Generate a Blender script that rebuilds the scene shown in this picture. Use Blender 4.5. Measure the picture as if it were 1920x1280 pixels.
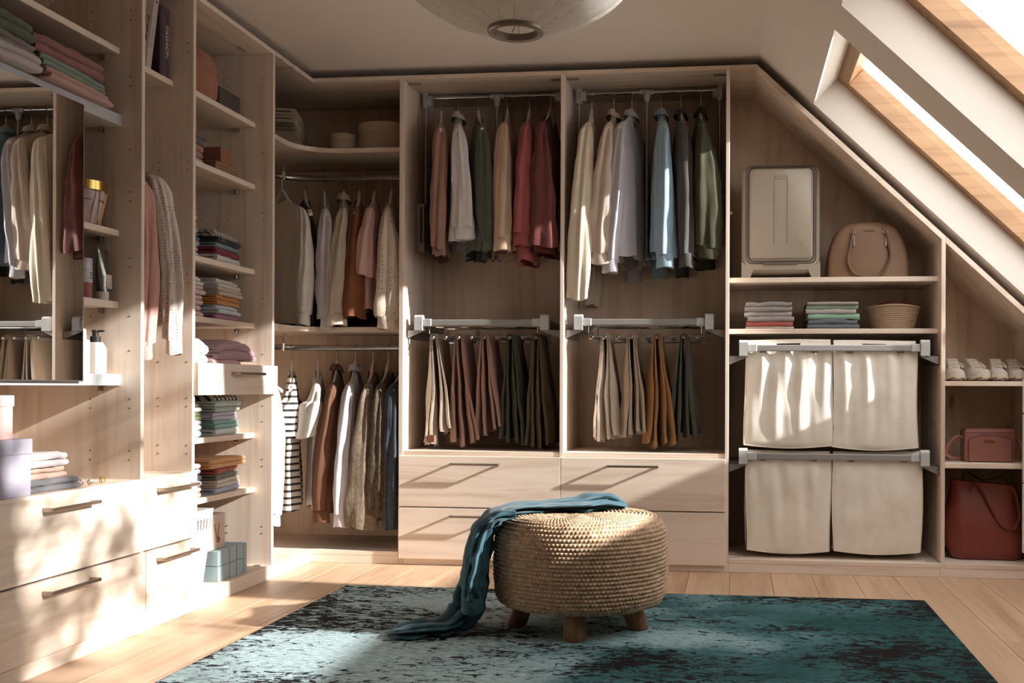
import bpy, bmesh, math, random
from mathutils import Vector, Matrix, noise

# ------------------------------------------------------------------ scene reset
scene = bpy.context.scene
for o in list(bpy.data.objects):
    bpy.data.objects.remove(o)
COL = scene.collection
PI = math.pi

# ------------------------------------------------------------------ camera
F_PX, PPX, PPY = 1980.0, 1142.82, 724.80
YAW, ROLL, CAM_H = 0.1173, 0.0039, 0.8615
cam_data = bpy.data.cameras.new('camera')
cam = bpy.data.objects.new('camera', cam_data)
COL.objects.link(cam)
cam_data.sensor_fit = 'HORIZONTAL'
cam_data.sensor_width = 36.0
cam_data.lens = F_PX / 1920.0 * 36.0
cam_data.shift_x = -(PPX - 960.0) / 1920.0
cam_data.shift_y = (PPY - 640.0) / 1920.0
cam_data.clip_start = 0.05
_f = Vector((-math.sin(YAW), math.cos(YAW), 0))
_r = Vector((math.cos(YAW), math.sin(YAW), 0))
_u = Vector((0, 0, 1))
_r2 = _r * math.cos(ROLL) + _u * math.sin(ROLL)
_u2 = -_r * math.sin(ROLL) + _u * math.cos(ROLL)
cam.matrix_world = Matrix(((_r2.x, _u2.x, -_f.x, 0), (_r2.y, _u2.y, -_f.y, 0),
                           (_r2.z, _u2.z, -_f.z, CAM_H), (0, 0, 0, 1)))
scene.camera = cam

# ------------------------------------------------------------------ sky, sun, exposure
world = bpy.data.worlds.new('sky')
scene.world = world
world.use_nodes = True
wb = world.node_tree.nodes['Background']
wb.inputs[0].default_value = (1.0, 0.985, 0.97, 1)
wb.inputs[1].default_value = 3.7
# the low sun outside the two skylights on the right
sun_data = bpy.data.lights.new('sun_skylight_offscreen', 'SUN')
sun_data.energy = 12.0
sun_data.color = (1.0, 0.985, 0.965)
sun_data.angle = math.radians(1.0)
sun = bpy.data.objects.new('sun_skylight_offscreen', sun_data)
COL.objects.link(sun)
SUN_DIR = Vector((-1.0, 0.14, -0.43)).normalized()
sun.location = Vector((0.9, 3.7, 1.7)) - SUN_DIR * 30.0
sun.rotation_euler = SUN_DIR.to_track_quat('-Z', 'Y').to_euler()
vs = scene.view_settings
vs.view_transform = 'Standard'
vs.look = 'None'
vs.gamma = 1.0
vs.use_curve_mapping = False
vs.exposure = 0.27

# ------------------------------------------------------------------ colours and materials
def lin(c):
    if isinstance(c, str):
        c = c.lstrip('#')
        c = tuple(int(c[i:i + 2], 16) for i in (0, 2, 4))
    out = []
    for v in c[:3]:
        v = v / 255.0
        out.append(v / 12.92 if v <= 0.04045 else ((v + 0.055) / 1.055) ** 2.4)
    return (out[0], out[1], out[2], 1.0)

def shade(c, k):
    return tuple(min(1.0, v * k) for v in c[:3]) + (1.0,)

def new_mat(name):
    m = bpy.data.materials.new(name)
    m.use_nodes = True
    nt = m.node_tree
    return m, nt, nt.nodes['Principled BSDF']

def N(nt, kind, **kw):
    n = nt.nodes.new(kind)
    for k, v in kw.items():
        setattr(n, k, v)
    return n

def ramp(nt, stops):
    r = N(nt, 'ShaderNodeValToRGB')
    e = r.color_ramp.elements
    while len(e) < len(stops):
        e.new(0.5)
    for i, (p, c) in enumerate(stops):
        e[i].position = p
        e[i].color = c if len(c) == 4 else tuple(c) + (1,)
    return r

def mixc(nt, fac, a, b, mode='MIX'):
    n = N(nt, 'ShaderNodeMix', data_type='RGBA', blend_type=mode)
    for sock, v in ((n.inputs[0], fac), (n.inputs[6], a), (n.inputs[7], b)):
        if hasattr(v, 'links'):
            nt.links.new(v, sock)
        else:
            sock.default_value = v
    return n.outputs[2]

def mathn(nt, op, a, b=0.0, clamp=False):
    n = N(nt, 'ShaderNodeMath', operation=op, use_clamp=clamp)
    for sock, v in ((n.inputs[0], a), (n.inputs[1], b)):
        if hasattr(v, 'links'):
            nt.links.new(v, sock)
        else:
            sock.default_value = v
    return n.outputs[0]

def coords(nt, scale=(1, 1, 1), rnd=0.0):
    tc = N(nt, 'ShaderNodeTexCoord')
    v = tc.outputs['Object']
    if rnd:
        oi = N(nt, 'ShaderNodeObjectInfo')
        mu = N(nt, 'ShaderNodeVectorMath', operation='MULTIPLY')
        comb = N(nt, 'ShaderNodeCombineXYZ')
        for i in range(3):
            nt.links.new(oi.outputs['Random'], comb.inputs[i])
        nt.links.new(comb.outputs[0], mu.inputs[0])
        mu.inputs[1].default_value = (rnd, rnd * 1.7, rnd * 0.6)
        ad = N(nt, 'ShaderNodeVectorMath', operation='ADD')
        nt.links.new(v, ad.inputs[0])
        nt.links.new(mu.outputs[0], ad.inputs[1])
        v = ad.outputs[0]
    mp = N(nt, 'ShaderNodeMapping')
    mp.inputs['Scale'].default_value = scale
    nt.links.new(v, mp.inputs['Vector'])
    return mp.outputs[0]

def noise_tex(nt, vec, scale=5.0, detail=4.0, rough=0.55, dist=0.0):
    n = N(nt, 'ShaderNodeTexNoise')
    n.inputs['Scale'].default_value = scale
    n.inputs['Detail'].default_value = detail
    n.inputs['Roughness'].default_value = rough
    n.inputs['Distortion'].default_value = dist
    nt.links.new(vec, n.inputs['Vector'])
    return n.outputs['Fac']

def bump(nt, bsdf, h, strength=0.2, dist=0.002):
    b = N(nt, 'ShaderNodeBump')
    b.inputs['Strength'].default_value = strength
    b.inputs['Distance'].default_value = dist
    nt.links.new(h, b.inputs['Height'])
    nt.links.new(b.outputs[0], bsdf.inputs['Normal'])

_cache = {}
def cached(fn):
    def g(*a, **k):
        key = (fn.__name__, a, tuple(sorted(k.items())))
        if key not in _cache:
            _cache[key] = fn(*a, **k)
        return _cache[key]
    return g

@cached
def wood(axis='z', light='#e6d5c4', dark='#d0b8a2', knot='#8a5a3c', rough=0.5, knots=True, across=16.0):
    m, nt, b = new_mat('wood_' + axis)
    al = 1.1
    sc = {'x': (al, across, across), 'y': (across, al, across), 'z': (across, across, al)}[axis]
    v = coords(nt, sc, 7.0)
    f1 = noise_tex(nt, v, 1.0, 6.0, 0.6, 0.6)
    r1 = ramp(nt, [(0.30, lin(dark)), (0.52, lin(light)), (0.75, shade(lin(light), 1.05))])
    nt.links.new(f1, r1.inputs[0])
    sc2 = tuple(s * 0.22 for s in sc)
    f2 = noise_tex(nt, coords(nt, sc2, 3.0), 1.0, 2.0, 0.5)
    r2 = ramp(nt, [(0.35, (0.90, 0.89, 0.88, 1)), (0.65, (1, 1, 1, 1))])
    nt.links.new(f2, r2.inputs[0])
    c = mixc(nt, 1.0, r1.outputs[0], r2.outputs[0], 'MULTIPLY')
    if knots:
        ks = {'x': (1.6, 4.5, 4.5), 'y': (4.5, 1.6, 4.5), 'z': (4.5, 4.5, 1.6)}[axis]
        vo = N(nt, 'ShaderNodeTexVoronoi')
        vo.inputs['Scale'].default_value = 1.0
        nt.links.new(coords(nt, ks, 5.0), vo.inputs['Vector'])
        rk = ramp(nt, [(0.03, (1, 1, 1, 1)), (0.085, (0, 0, 0, 1))])
        nt.links.new(vo.outputs['Distance'], rk.inputs[0])
        c = mixc(nt, mathn(nt, 'MULTIPLY', rk.outputs[0], 0.7), c, lin(knot))
    nt.links.new(c, b.inputs['Base Color'])
    b.inputs['Roughness'].default_value = rough
    bump(nt, b, f1, 0.06, 0.001)
    return m

@cached
def plain(name, col, rough=0.5, metal=0.0, var=0.06, scale=30.0, bmp=0.0, coat=0.0):
    m, nt, b = new_mat(name)
    v = coords(nt, (1, 1, 1))
    f = noise_tex(nt, v, scale, 3.0)
    c = lin(col)
    r = ramp(nt, [(0.3, shade(c, 1 - var)), (0.7, shade(c, 1 + var))])
    nt.links.new(f, r.inputs[0])
    nt.links.new(r.outputs[0], b.inputs['Base Color'])
    b.inputs['Roughness'].default_value = rough
    b.inputs['Metallic'].default_value = metal
    b.inputs['Coat Weight'].default_value = coat
    if bmp:
        bump(nt, b, f, bmp, 0.002)
    return m

@cached
def fabric(col, style='plain', col2='#222222', scale=1.0):
    """woven or knitted cloth; style adds its printed or knitted pattern"""
    m, nt, b = new_mat('cloth_' + style)
    v = coords(nt, (1, 1, 1))
    c = lin(col)
    g_ = 0.3 * c[0] + 0.6 * c[1] + 0.1 * c[2]
    c = tuple(lerp(q, g_, 0.14) for q in c[:3]) + (1.0,)
    f = noise_tex(nt, v, 22.0, 4.0, 0.6)
    r = ramp(nt, [(0.3, shade(c, 0.95)), (0.7, shade(c, 1.04))])
    nt.links.new(f, r.inputs[0])
    out = r.outputs[0]
    h = noise_tex(nt, v, 350.0, 2.0)
    bs, bd = 0.25, 0.001
    if style == 'stripe':
        w = N(nt, 'ShaderNodeTexWave', wave_type='BANDS', bands_direction='Z')
        w.inputs['Scale'].default_value = 9.5 * scale
        w.inputs['Distortion'].default_value = 0.35
        w.inputs['Detail'].default_value = 1.0
        nt.links.new(v, w.inputs['Vector'])
        rr = ramp(nt, [(0.70, (0, 0, 0, 1)), (0.76, (1, 1, 1, 1))])
        nt.links.new(w.outputs['Fac'], rr.inputs[0])
        out = mixc(nt, rr.outputs[0], out, lin(col2))
    elif style == 'stripe_x':
        w = N(nt, 'ShaderNodeTexWave', wave_type='BANDS', bands_direction='DIAGONAL')
        w.inputs['Scale'].default_value = 9.0 * scale
        w.inputs['Distortion'].default_value = 0.5
        nt.links.new(v, w.inputs['Vector'])
        rr = ramp(nt, [(0.62, (0, 0, 0, 1)), (0.70, (1, 1, 1, 1))])
        nt.links.new(w.outputs['Fac'], rr.inputs[0])
        out = mixc(nt, rr.outputs[0], out, lin(col2))
    elif style == 'dot':
        vo = N(nt, 'ShaderNodeTexVoronoi')
        vo.inputs['Scale'].default_value = 95.0 * scale
        vo.inputs['Randomness'].default_value = 0.35
        nt.links.new(v, vo.inputs['Vector'])
        rr = ramp(nt, [(0.17, (1, 1, 1, 1)), (0.24, (0, 0, 0, 1))])
        nt.links.new(vo.outputs['Distance'], rr.inputs[0])
        out = mixc(nt, rr.outputs[0], out, lin(col2))
    elif style in ('melange', 'fleck'):
        hh = noise_tex(nt, coords(nt, (1, 1, 0.35)), 190.0 * scale, 3.0, 0.8)
        rr = ramp(nt, [(0.42, (0, 0, 0, 1)), (0.58, (1, 1, 1, 1))])
        nt.links.new(hh, rr.inputs[0])
        out = mixc(nt, rr.outputs[0], out, lin(col2))
    elif style == 'knit':
        w = N(nt, 'ShaderNodeTexWave', wave_type='BANDS', bands_direction='Z')
        w.inputs['Scale'].default_value = 30.0 * scale
        w.inputs['Distortion'].default_value = 2.5
        w.inputs['Detail Scale'].default_value = 6.0
        nt.links.new(v, w.inputs['Vector'])
        h = w.outputs['Fac']
        bs, bd = 0.5, 0.004
    elif style == 'check':
        for d in ('X', 'Y', 'Z'):
            w = N(nt, 'ShaderNodeTexWave', wave_type='BANDS', bands_direction=d)
            w.inputs['Scale'].default_value = 7.0 * scale
            nt.links.new(v, w.inputs['Vector'])
            rr = ramp(nt, [(0.955, (0, 0, 0, 1)), (0.99, (1, 1, 1, 1))])
            nt.links.new(w.outputs['Fac'], rr.inputs[0])
            out = mixc(nt, rr.outputs[0], out, lin(col2))
    nt.links.new(out, b.inputs['Base Color'])
    b.inputs['Roughness'].default_value = 0.85
    b.inputs['Sheen Weight'].default_value = 0.15
    b.inputs['Specular IOR Level'].default_value = 0.25
    bump(nt, b, h, bs, bd)
    return m

MW = {a: wood(a) for a in 'xyz'}
M_BACK = wood('z', '#e0cab5', '#c9ad95', '#7a5038', 0.55)
M_OAK = wood('y', '#c8a789', '#ad8969', '#7c5436', 0.42, False, 20.0)
M_FRAME = wood('x', '#a47e5a', '#86623f', '#704828', 0.4, False, 26.0)
M_WALL = plain('wall_paint', '#e6ddd4', 0.9, 0, 0.015, 3.0)
M_REVEAL = M_WALL
M_ALU = plain('aluminium', '#b9b9b9', 0.32, 1.0, 0.03, 60.0)
M_ALUE = plain('brushed_aluminium', '#c3c5c7', 0.4, 0.35, 0.03, 60.0)
M_ALU2 = plain('grey_metal', '#9a9896', 0.4, 0.8, 0.03, 60.0)
M_STEEL = plain('steel', '#a8a4a0', 0.25, 1.0, 0.04, 50.0)
M_CHROME = plain('chrome', '#d0d0d0', 0.12, 1.0, 0.02, 40.0)
M_HANDLE = plain('handle_metal', '#a39588', 0.3, 0.9, 0.05, 60.0)
M_PLAST = plain('pale_grey_plastic', '#b4b4b2', 0.4, 0, 0.02, 20.0)
M_BAR = plain('bar_grey', '#95928e', 0.4, 0.2, 0.02, 30.0)
M_PIN_HOLE = plain('pin_hole_brown', '#6b4f3c', 0.7)  # brown stands for the shade inside the shelf-pin holes
M_DARK = plain('dark_hole', '#1c1410', 0.8)
M_IVORY = plain('ivory_hanger', '#d9cfc0', 0.45, 0, 0.03, 30.0)

# ------------------------------------------------------------------ mesh helpers
def mk(name, md, mat, parent=None, smooth=False, angle=0.7):
    v, f = md
    me = bpy.data.meshes.new(name)
    me.from_pydata([tuple(p) for p in v], [], f)
    me.update()
    if mat:
        me.materials.append(mat)
    if smooth:
        me.polygons.foreach_set('use_smooth', [True] * len(me.polygons))
        me.set_sharp_from_angle(angle=angle)
    o = bpy.data.objects.new(name, me)
    COL.objects.link(o)
    if parent is not None:
        o.parent = parent
    return o

def tag(o, label=None, cat=None, group=None, kind=None):
    if label: o['label'] = label
    if cat: o['category'] = cat
    if group: o['group'] = group
    if kind: o['kind'] = kind
    return o

def empty(name, loc=(0, 0, 0), rotz=0.0):
    o = bpy.data.objects.new(name, None)
    COL.objects.link(o)
    o.empty_display_size = 0.05
    o.location = loc
    o.rotation_euler = (0, 0, rotz)
    return o

def thing(name, label, cat, loc=(0, 0, 0), rotz=0.0, group=None):
    return tag(empty(name, loc, rotz), label, cat, group)

def off(md, d):
    return ([(p[0] + d[0], p[1] + d[1], p[2] + d[2]) for p in md[0]], md[1])

def xf(md, M):
    return ([tuple(M @ Vector(p)) for p in md[0]], md[1])

def join(*mds):
    V, Fs = [], []
    for v, f in mds:
        b = len(V)
        V.extend(v)
        Fs.extend([tuple(i + b for i in q) for q in f])
    return V, Fs

def box(x0, x1, y0, y1, z0, z1, bev=0.0015, seg=1):
    if bev <= 0:
        v = [(x, y, z) for x in (x0, x1) for y in (y0, y1) for z in (z0, z1)]
        f = [(0, 1, 3, 2), (4, 6, 7, 5), (0, 4, 5, 1), (2, 3, 7, 6), (0, 2, 6, 4), (1, 5, 7, 3)]
        return v, f
    bm = bmesh.new()
    bmesh.ops.create_cube(bm, size=1.0)
    sx, sy, sz = x1 - x0, y1 - y0, z1 - z0
    for p in bm.verts:
        p.co = Vector(((p.co.x + .5) * sx + x0, (p.co.y + .5) * sy + y0, (p.co.z + .5) * sz + z0))
    bev = min(bev, 0.45 * min(sx, sy, sz))
    bmesh.ops.bevel(bm, geom=list(bm.edges), offset=bev, segments=seg, profile=0.5, affect='EDGES')
    bm.verts.ensure_lookup_table()
    out = ([tuple(p.co) for p in bm.verts], [tuple(q.index for q in f.verts) for f in bm.faces])
    bm.free()
    return out

def prism(pts, a0, a1, axis='z'):
    """polygon pts extruded along axis from a0 to a1; pts in the two other axes (xy, xz or yz)"""
    n = len(pts)
    def P(p, a):
        return {'z': (p[0], p[1], a), 'y': (p[0], a, p[1]), 'x': (a, p[0], p[1])}[axis]
    v = [P(p, a0) for p in pts] + [P(p, a1) for p in pts]
    f = [tuple(range(n)), tuple(range(2 * n - 1, n - 1, -1))]
    for i in range(n):
        j = (i + 1) % n
        f.append((i, i + n, j + n, j))
    return v, f

def catmull(pts, n):
    P = [Vector(p) for p in pts]
    P = [P[0] * 2 - P[1]] + P + [P[-1] * 2 - P[-2]]
    out = []
    segs = len(P) - 3
    for k in range(n + 1):
        t = k / n * segs
        i = min(int(t), segs - 1)
        u = t - i
        a, b, c, d = P[i:i + 4]
        out.append(0.5 * ((2 * b) + (c - a) * u + (2 * a - 5 * b + 4 * c - d) * u * u + (3 * b - a - 3 * c + d) * u ** 3))
    return out

def tube(pts, r, n=8, closed=False, up=(0, 0, 1), rr=None):
    """swept tube; r radius or list; rr = second radius for oval section (r along side, rr along up)"""
    P = [Vector(p) for p in pts]
    m = len(P)
    V, Fs = [], []
    prev = None
    for i, p in enumerate(P):
        if closed:
            d = P[(i + 1) % m] - P[i - 1]
        else:
            d = P[min(i + 1, m - 1)] - P[max(i - 1, 0)]
        d.normalize()
        if prev is None:
            u = Vector(up)
            if abs(d.dot(u)) > 0.95:
                u = Vector((0, 1, 0)) if abs(d.y) < 0.9 else Vector((1, 0, 0))
        else:
            u = prev
        s = d.cross(u).normalized()
        w = s.cross(d).normalized()
        prev = w
        ra = r[i] if isinstance(r, (list, tuple)) else r
        rb = ra if rr is None else (rr[i] if isinstance(rr, (list, tuple)) else rr)
        for k in range(n):
            a = 2 * PI * k / n
            V.append(tuple(p + s * (math.cos(a) * ra) + w * (math.sin(a) * rb)))
    rows = m if closed else m - 1
    for i in range(rows):
        for k in range(n):
            a, b = i * n + k, i * n + (k + 1) % n
            c, d2 = ((i + 1) % m) * n + (k + 1) % n, ((i + 1) % m) * n + k
            Fs.append((a, b, c, d2))
    if not closed:
        Fs.append(tuple(range(n - 1, -1, -1)))
        Fs.append(tuple(range((m - 1) * n, m * n)))
    return V, Fs

def loft(rings, cap0=True, cap1=True):
    n = len(rings[0])
    V = [tuple(p) for r in rings for p in r]
    Fs = []
    for i in range(len(rings) - 1):
        for k in range(n):
            Fs.append((i * n + k, i * n + (k + 1) % n, (i + 1) * n + (k + 1) % n, (i + 1) * n + k))
    if cap0: Fs.append(tuple(range(n - 1, -1, -1)))
    if cap1: Fs.append(tuple(range((len(rings) - 1) * n, len(rings) * n)))
    return V, Fs

def lathe(prof, n=32, cap0=True, cap1=True):
    return loft([[(r * math.cos(2 * PI * k / n), r * math.sin(2 * PI * k / n), z) for k in range(n)] for r, z in prof], cap0, cap1)

def grid(fn, nu, nv):
    V = [tuple(fn(i / nu, j / nv)) for i in range(nu + 1) for j in range(nv + 1)]
    Fs = [(i * (nv + 1) + j, (i + 1) * (nv + 1) + j, (i + 1) * (nv + 1) + j + 1, i * (nv + 1) + j + 1)
          for i in range(nu) for j in range(nv)]
    return V, Fs

def rrect(w, h, r, n=5):
    """rounded rectangle outline centred on 0"""
    out = []
    for cx, cy, a0 in ((w / 2 - r, h / 2 - r, 0), (-w / 2 + r, h / 2 - r, 90), (-w / 2 + r, -h / 2 + r, 180), (w / 2 - r, -h / 2 + r, 270)):
        for k in range(n + 1):
            a = math.radians(a0 + 90 * k / n)
            out.append((cx + r * math.cos(a), cy + r * math.sin(a)))
    return out

def nz(x, y, z, s=1.0):
    return noise.noise(Vector((x * s, y * s, z * s)))

def lerp(a, b, t):
    return a + (b - a) * t

def interp(x, xs, ys):
    if x <= xs[0]: return ys[0]
    for i in range(1, len(xs)):
        if x <= xs[i]:
            return lerp(ys[i - 1], ys[i], (x - xs[i - 1]) / (xs[i] - xs[i - 1]))
    return ys[-1]

def copy_tree(o, parent=None):
    c = o.copy()
    COL.objects.link(c)
    c.parent = parent
    for ch in list(o.children):
        copy_tree(ch, c)
    return c

# ================================================================== THE ROOM
YB, YK = 4.947, 5.467          # front and back plane of the wardrobes along the far wall
XL, XK = -2.046, -2.600        # front and back plane of the wardrobes along the left wall
ROOF_X, ROOF_Z, ROOF_S = 0.115, 2.400, 0.945
CA = 1 / math.hypot(1, ROOF_S)
SA = ROOF_S * CA
random.seed(7)

def structure(name, md, mat, parent=None, smooth=False):
    o = mk(name, md, mat, parent, smooth)
    o['kind'] = 'structure'
    return o

floor = structure('floor', box(-2.66, 2.7, -1.0, 5.55, -0.12, -0.014, 0), plain('subfloor', '#5a4030', 0.9))
# oak planks running towards the far wall, each its own board
PW = 0.186
x = -2.62
col_i = 0
while x < 1.75:
    y = -1.0 - random.uniform(0, 1.3)
    while y < 5.0:
        ln = random.uniform(1.35, 2.1)
        a, b = max(y, -1.0), min(y + ln, 5.02)
        if b - a > 0.05:
            mk('plank', off(box(0.0006, PW - 0.0006, 0.0006, b - a - 0.0006, -0.014, 0, 0.0012), (x, a, 0)), M_OAK, floor)
        y += ln
    x += PW
    col_i += 1

structure('wall_back', box(-2.7, 2.7, 5.49, 5.6, -0.12, 2.6, 0), M_WALL)
structure('wall_left', box(-2.72, -2.62, -1.0, 5.6, -0.12, 2.6, 0), M_WALL)
structure('wall_front_unseen', box(-2.72, 2.7, -1.1, -1.0, -0.12, 2.6, 0), M_WALL)  # unseen wall behind the camera, added to cut the ambient light
structure('ceiling', box(-2.72, ROOF_X + 0.0, -1.0, 5.6, ROOF_Z, ROOF_Z + 0.2, 0), M_WALL)

# sloping roof side with two deep skylight openings; s runs down the slope, d outwards
def slope_pt(s, y, d):
    return (ROOF_X + s * CA + d * SA, y, ROOF_Z - s * SA + d * CA)

def slope_box(s0, s1, y0, y1, d0, d1, bev=0.0):
    v, f = box(s0, s1, y0, y1, d0, d1, bev)
    return [slope_pt(*p) for p in v], f

S0, S1 = (0.360 - ROOF_X) / CA, (1.56 - ROOF_X) / CA
W1 = (3.925, 4.945)
W2 = (2.30, 3.680)
RD = 0.165
SEND = 3.52
roof = join(slope_box(-0.10, S0, -1.0, 5.6, 0, RD),
            slope_box(S1, SEND, -1.0, 5.6, 0, RD),
            slope_box(S0, S1, W1[1], 5.6, 0, RD),
            slope_box(S0, S1, W2[1], W1[0], 0, RD),
            slope_box(S0, S1, -1.0, W2[0], 0, RD))
structure('wall_right', roof, M_WALL)

gm, gnt, gb = new_mat('skylight_glass')
gnt.nodes.remove(gb)
tr = N(gnt, 'ShaderNodeBsdfTransparent')
gl = N(gnt, 'ShaderNodeBsdfGlossy')
gl.inputs['Roughness'].default_value = 0.02
mx = N(gnt, 'ShaderNodeMixShader')
mx.inputs[0].default_value = 0.06
gnt.links.new(tr.outputs[0], mx.inputs[1])
gnt.links.new(gl.outputs[0], mx.inputs[2])
gnt.links.new(mx.outputs[0], gnt.nodes['Material Output'].inputs[0])

M_FRAME_Y = wood('y', '#a47c58', '#86603e', '#704828', 0.4, False, 26.0)
for i, (y0, y1) in enumerate((W1, W2)):
    w = empty('window_%d' % (i + 1), slope_pt(S0, (y0 + y1) / 2, RD))
    w['kind'] = 'structure'
    o0 = Vector(w.location)
    def lo(md):
        return off(md, -o0)
    fw = 0.062
    D0, D1 = RD - 0.012, RD + 0.085
    mk('frame_rail', lo(slope_box(S0 - 0.02, S0 + fw, y0 - 0.02, y1 + 0.02, D0, D1, 0.003)), M_FRAME_Y, w)
    mk('frame_rail', lo(slope_box(S1 - fw, S1 + 0.02, y0 - 0.02, y1 + 0.02, D0, D1, 0.003)), M_FRAME_Y, w)
    mk('frame_stile', lo(slope_box(S0 + fw, S1 - fw, y0 - 0.02, y0 + fw, D0, D1, 0.003)), M_FRAME, w)
    mk('frame_stile', lo(slope_box(S0 + fw, S1 - fw, y1 - fw, y1 + 0.02, D0, D1, 0.003)), M_FRAME, w)
    mk('pane', lo(slope_box(S0 + fw, S1 - fw, y0 + fw, y1 - fw, RD + 0.045, RD + 0.05)), gm, w)

# ================================================================== WARDROBES
T = 0.020

def handle(parent, L=0.240, P=0.034, horizontal='x', pos=(0, 0, 0), name='handle'):
    """thin bow handle: two feet and a slim bar; along x (facing -y) or along y (facing +x)"""
    t = 0.0055
    md = join(box(-L / 2, -L / 2 + 0.006, -P, 0, -t, t, 0.001),
              box(L / 2 - 0.006, L / 2, -P, 0, -t, t, 0.001),
              box(-L / 2, L / 2, -P - 0.004, -P + 0.004, -t, t, 0.0015))
    if horizontal == 'y':
        md = xf(md, Matrix.Rotation(PI / 2, 4, 'Z'))
    return mk(name, off(md, pos), M_HANDLE, parent)

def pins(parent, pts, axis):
    """rows of small brown discs painted in for shaded shelf-pin holes"""
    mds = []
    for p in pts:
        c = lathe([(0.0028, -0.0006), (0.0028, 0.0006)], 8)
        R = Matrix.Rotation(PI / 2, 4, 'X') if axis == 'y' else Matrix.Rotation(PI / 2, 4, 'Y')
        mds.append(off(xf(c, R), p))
    o = mk('pin_hole_discs', join(*mds), M_PIN_HOLE, parent)
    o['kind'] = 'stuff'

def bracket(parent, p):
    """little metal shelf support"""
    mk('shelf_support', off(box(-0.006, 0.006, -0.010, 0.010, -0.02, 0.0, 0.002), p), M_STEEL, parent)

def L(u, loc):
    return off(u, (-loc[0], -loc[1], -loc[2]))

# ---- left wall, bay with the mirror ---------------------------------------------------
loc = (XL, 3.03, 0)
A = thing('mirror_wardrobe', 'tall maple wardrobe bay holding the mirror over two wide drawers', 'wardrobe', loc)
ya, yb = 2.600, 3.453
mk('side_panel', L(box(XK, XL, ya - T, ya, 0, 2.34), loc), MW['z'], A)
mk('side_panel', L(box(XK, XL, yb, yb + T, 0, 2.34), loc), MW['z'], A)
mk('top_panel', L(box(XK, XL, ya - T, yb + T, 2.34, 2.36), loc), MW['y'], A)
mk('back_panel', L(box(XK - 0.012, XK, ya - T, yb + T, 0, 2.36, 0), loc), M_BACK, A)
SET = 0.083
XS = XL - SET
for z in (2.034, 1.400, 1.151):
    mk('shelf', L(box(XK, XS, ya, yb, z - 0.022, z), loc), MW['y'], A)
    bracket(A, (XS - 0.06 - loc[0], yb - 0.011 - loc[1], z - 0.022))
for z in (1.800, 0.899):
    s = mk('mirror_shelf', L(box(XK, XS, ya, yb, z - 0.040, z), loc), MW['y'], A)
    s2 = mk('aluminium_edge', L(box(XS, XS + 0.008, ya, yb, z - 0.040, z, 0.001), loc), M_ALUE, s)
    bracket(A, (XS - 0.06 - loc[0], yb - 0.011 - loc[1], z - 0.040))
mk('chest_top', L(box(XK, XL + 0.004, ya, yb + T, 0.512, 0.534), loc), MW['y'], A)
XF = XL + 0.012
for z0, z1 in ((0.284, 0.524), (0.052, 0.277)):
    d = mk('drawer_front', L(box(XF - 0.019, XF, ya - 0.010, 3.468, z0, z1), loc), MW['y'], A)
    handle(d, horizontal='y', pos=(XF - loc[0], 3.030 - loc[1], z1 - 0.034))
mk('plinth', L(box(XL - 0.03, XL + 0.002, ya - T, yb + T - .02, 0, 0.048), loc), MW['y'], A)
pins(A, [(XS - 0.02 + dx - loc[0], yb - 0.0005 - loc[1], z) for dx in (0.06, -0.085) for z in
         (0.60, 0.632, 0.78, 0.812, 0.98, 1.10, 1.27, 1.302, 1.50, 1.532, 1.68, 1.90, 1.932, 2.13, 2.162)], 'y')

# ---- left wall, narrow hanging bay ---------------------------------------------------
loc = (XL, 3.645, 0)
A = thing('narrow_wardrobe', 'narrow maple wardrobe bay with books above and two short drawers', 'wardrobe', loc)
ya, yb = 3.475, 3.804
mk('side_panel', L(box(XK, XL, yb, yb + T, 0, 2.34), loc), MW['z'], A)
mk('top_panel', L(box(XK, XL, ya, yb + T, 2.34, 2.36), loc), MW['y'], A)
mk('back_panel', L(box(XK - 0.012, XK, ya, yb + T, 0, 2.36, 0), loc), M_BACK, A)
mk('shelf', L(box(XK, XS, ya, yb, 1.999, 2.021), loc), MW['y'], A)
bracket(A, (XS - 0.06 - loc[0], ya + 0.011 - loc[1], 1.999))
mk('hanging_rod', tube([(-2.34 - loc[0], ya - loc[1], 1.80), (-2.34 - loc[0], yb - loc[1], 1.80)], 0.012, 10), M_STEEL, A, True)
mk('chest_top', L(box(XK, XL + 0.004, ya, yb, 0.512, 0.534), loc), MW['y'], A)
for z0, z1 in ((0.284, 0.524), (0.052, 0.277)):
    d = mk('drawer_front', L(box(XF - 0.019, XF, 3.472, 3.822, z0, z1), loc), MW['y'], A)
    handle(d, horizontal='y', pos=(XF - loc[0], 3.655 - loc[1], z1 - 0.034))
mk('plinth', L(box(XL - 0.03, XL + 0.002, ya - .02, yb + T, 0, 0.048), loc), MW['y'], A)
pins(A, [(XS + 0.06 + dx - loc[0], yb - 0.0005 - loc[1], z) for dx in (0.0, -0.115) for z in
         (0.60, 0.632, 0.78, 0.812, 0.95, 1.25, 1.282, 1.68, 1.712, 2.13, 2.162)], 'y')

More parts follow.
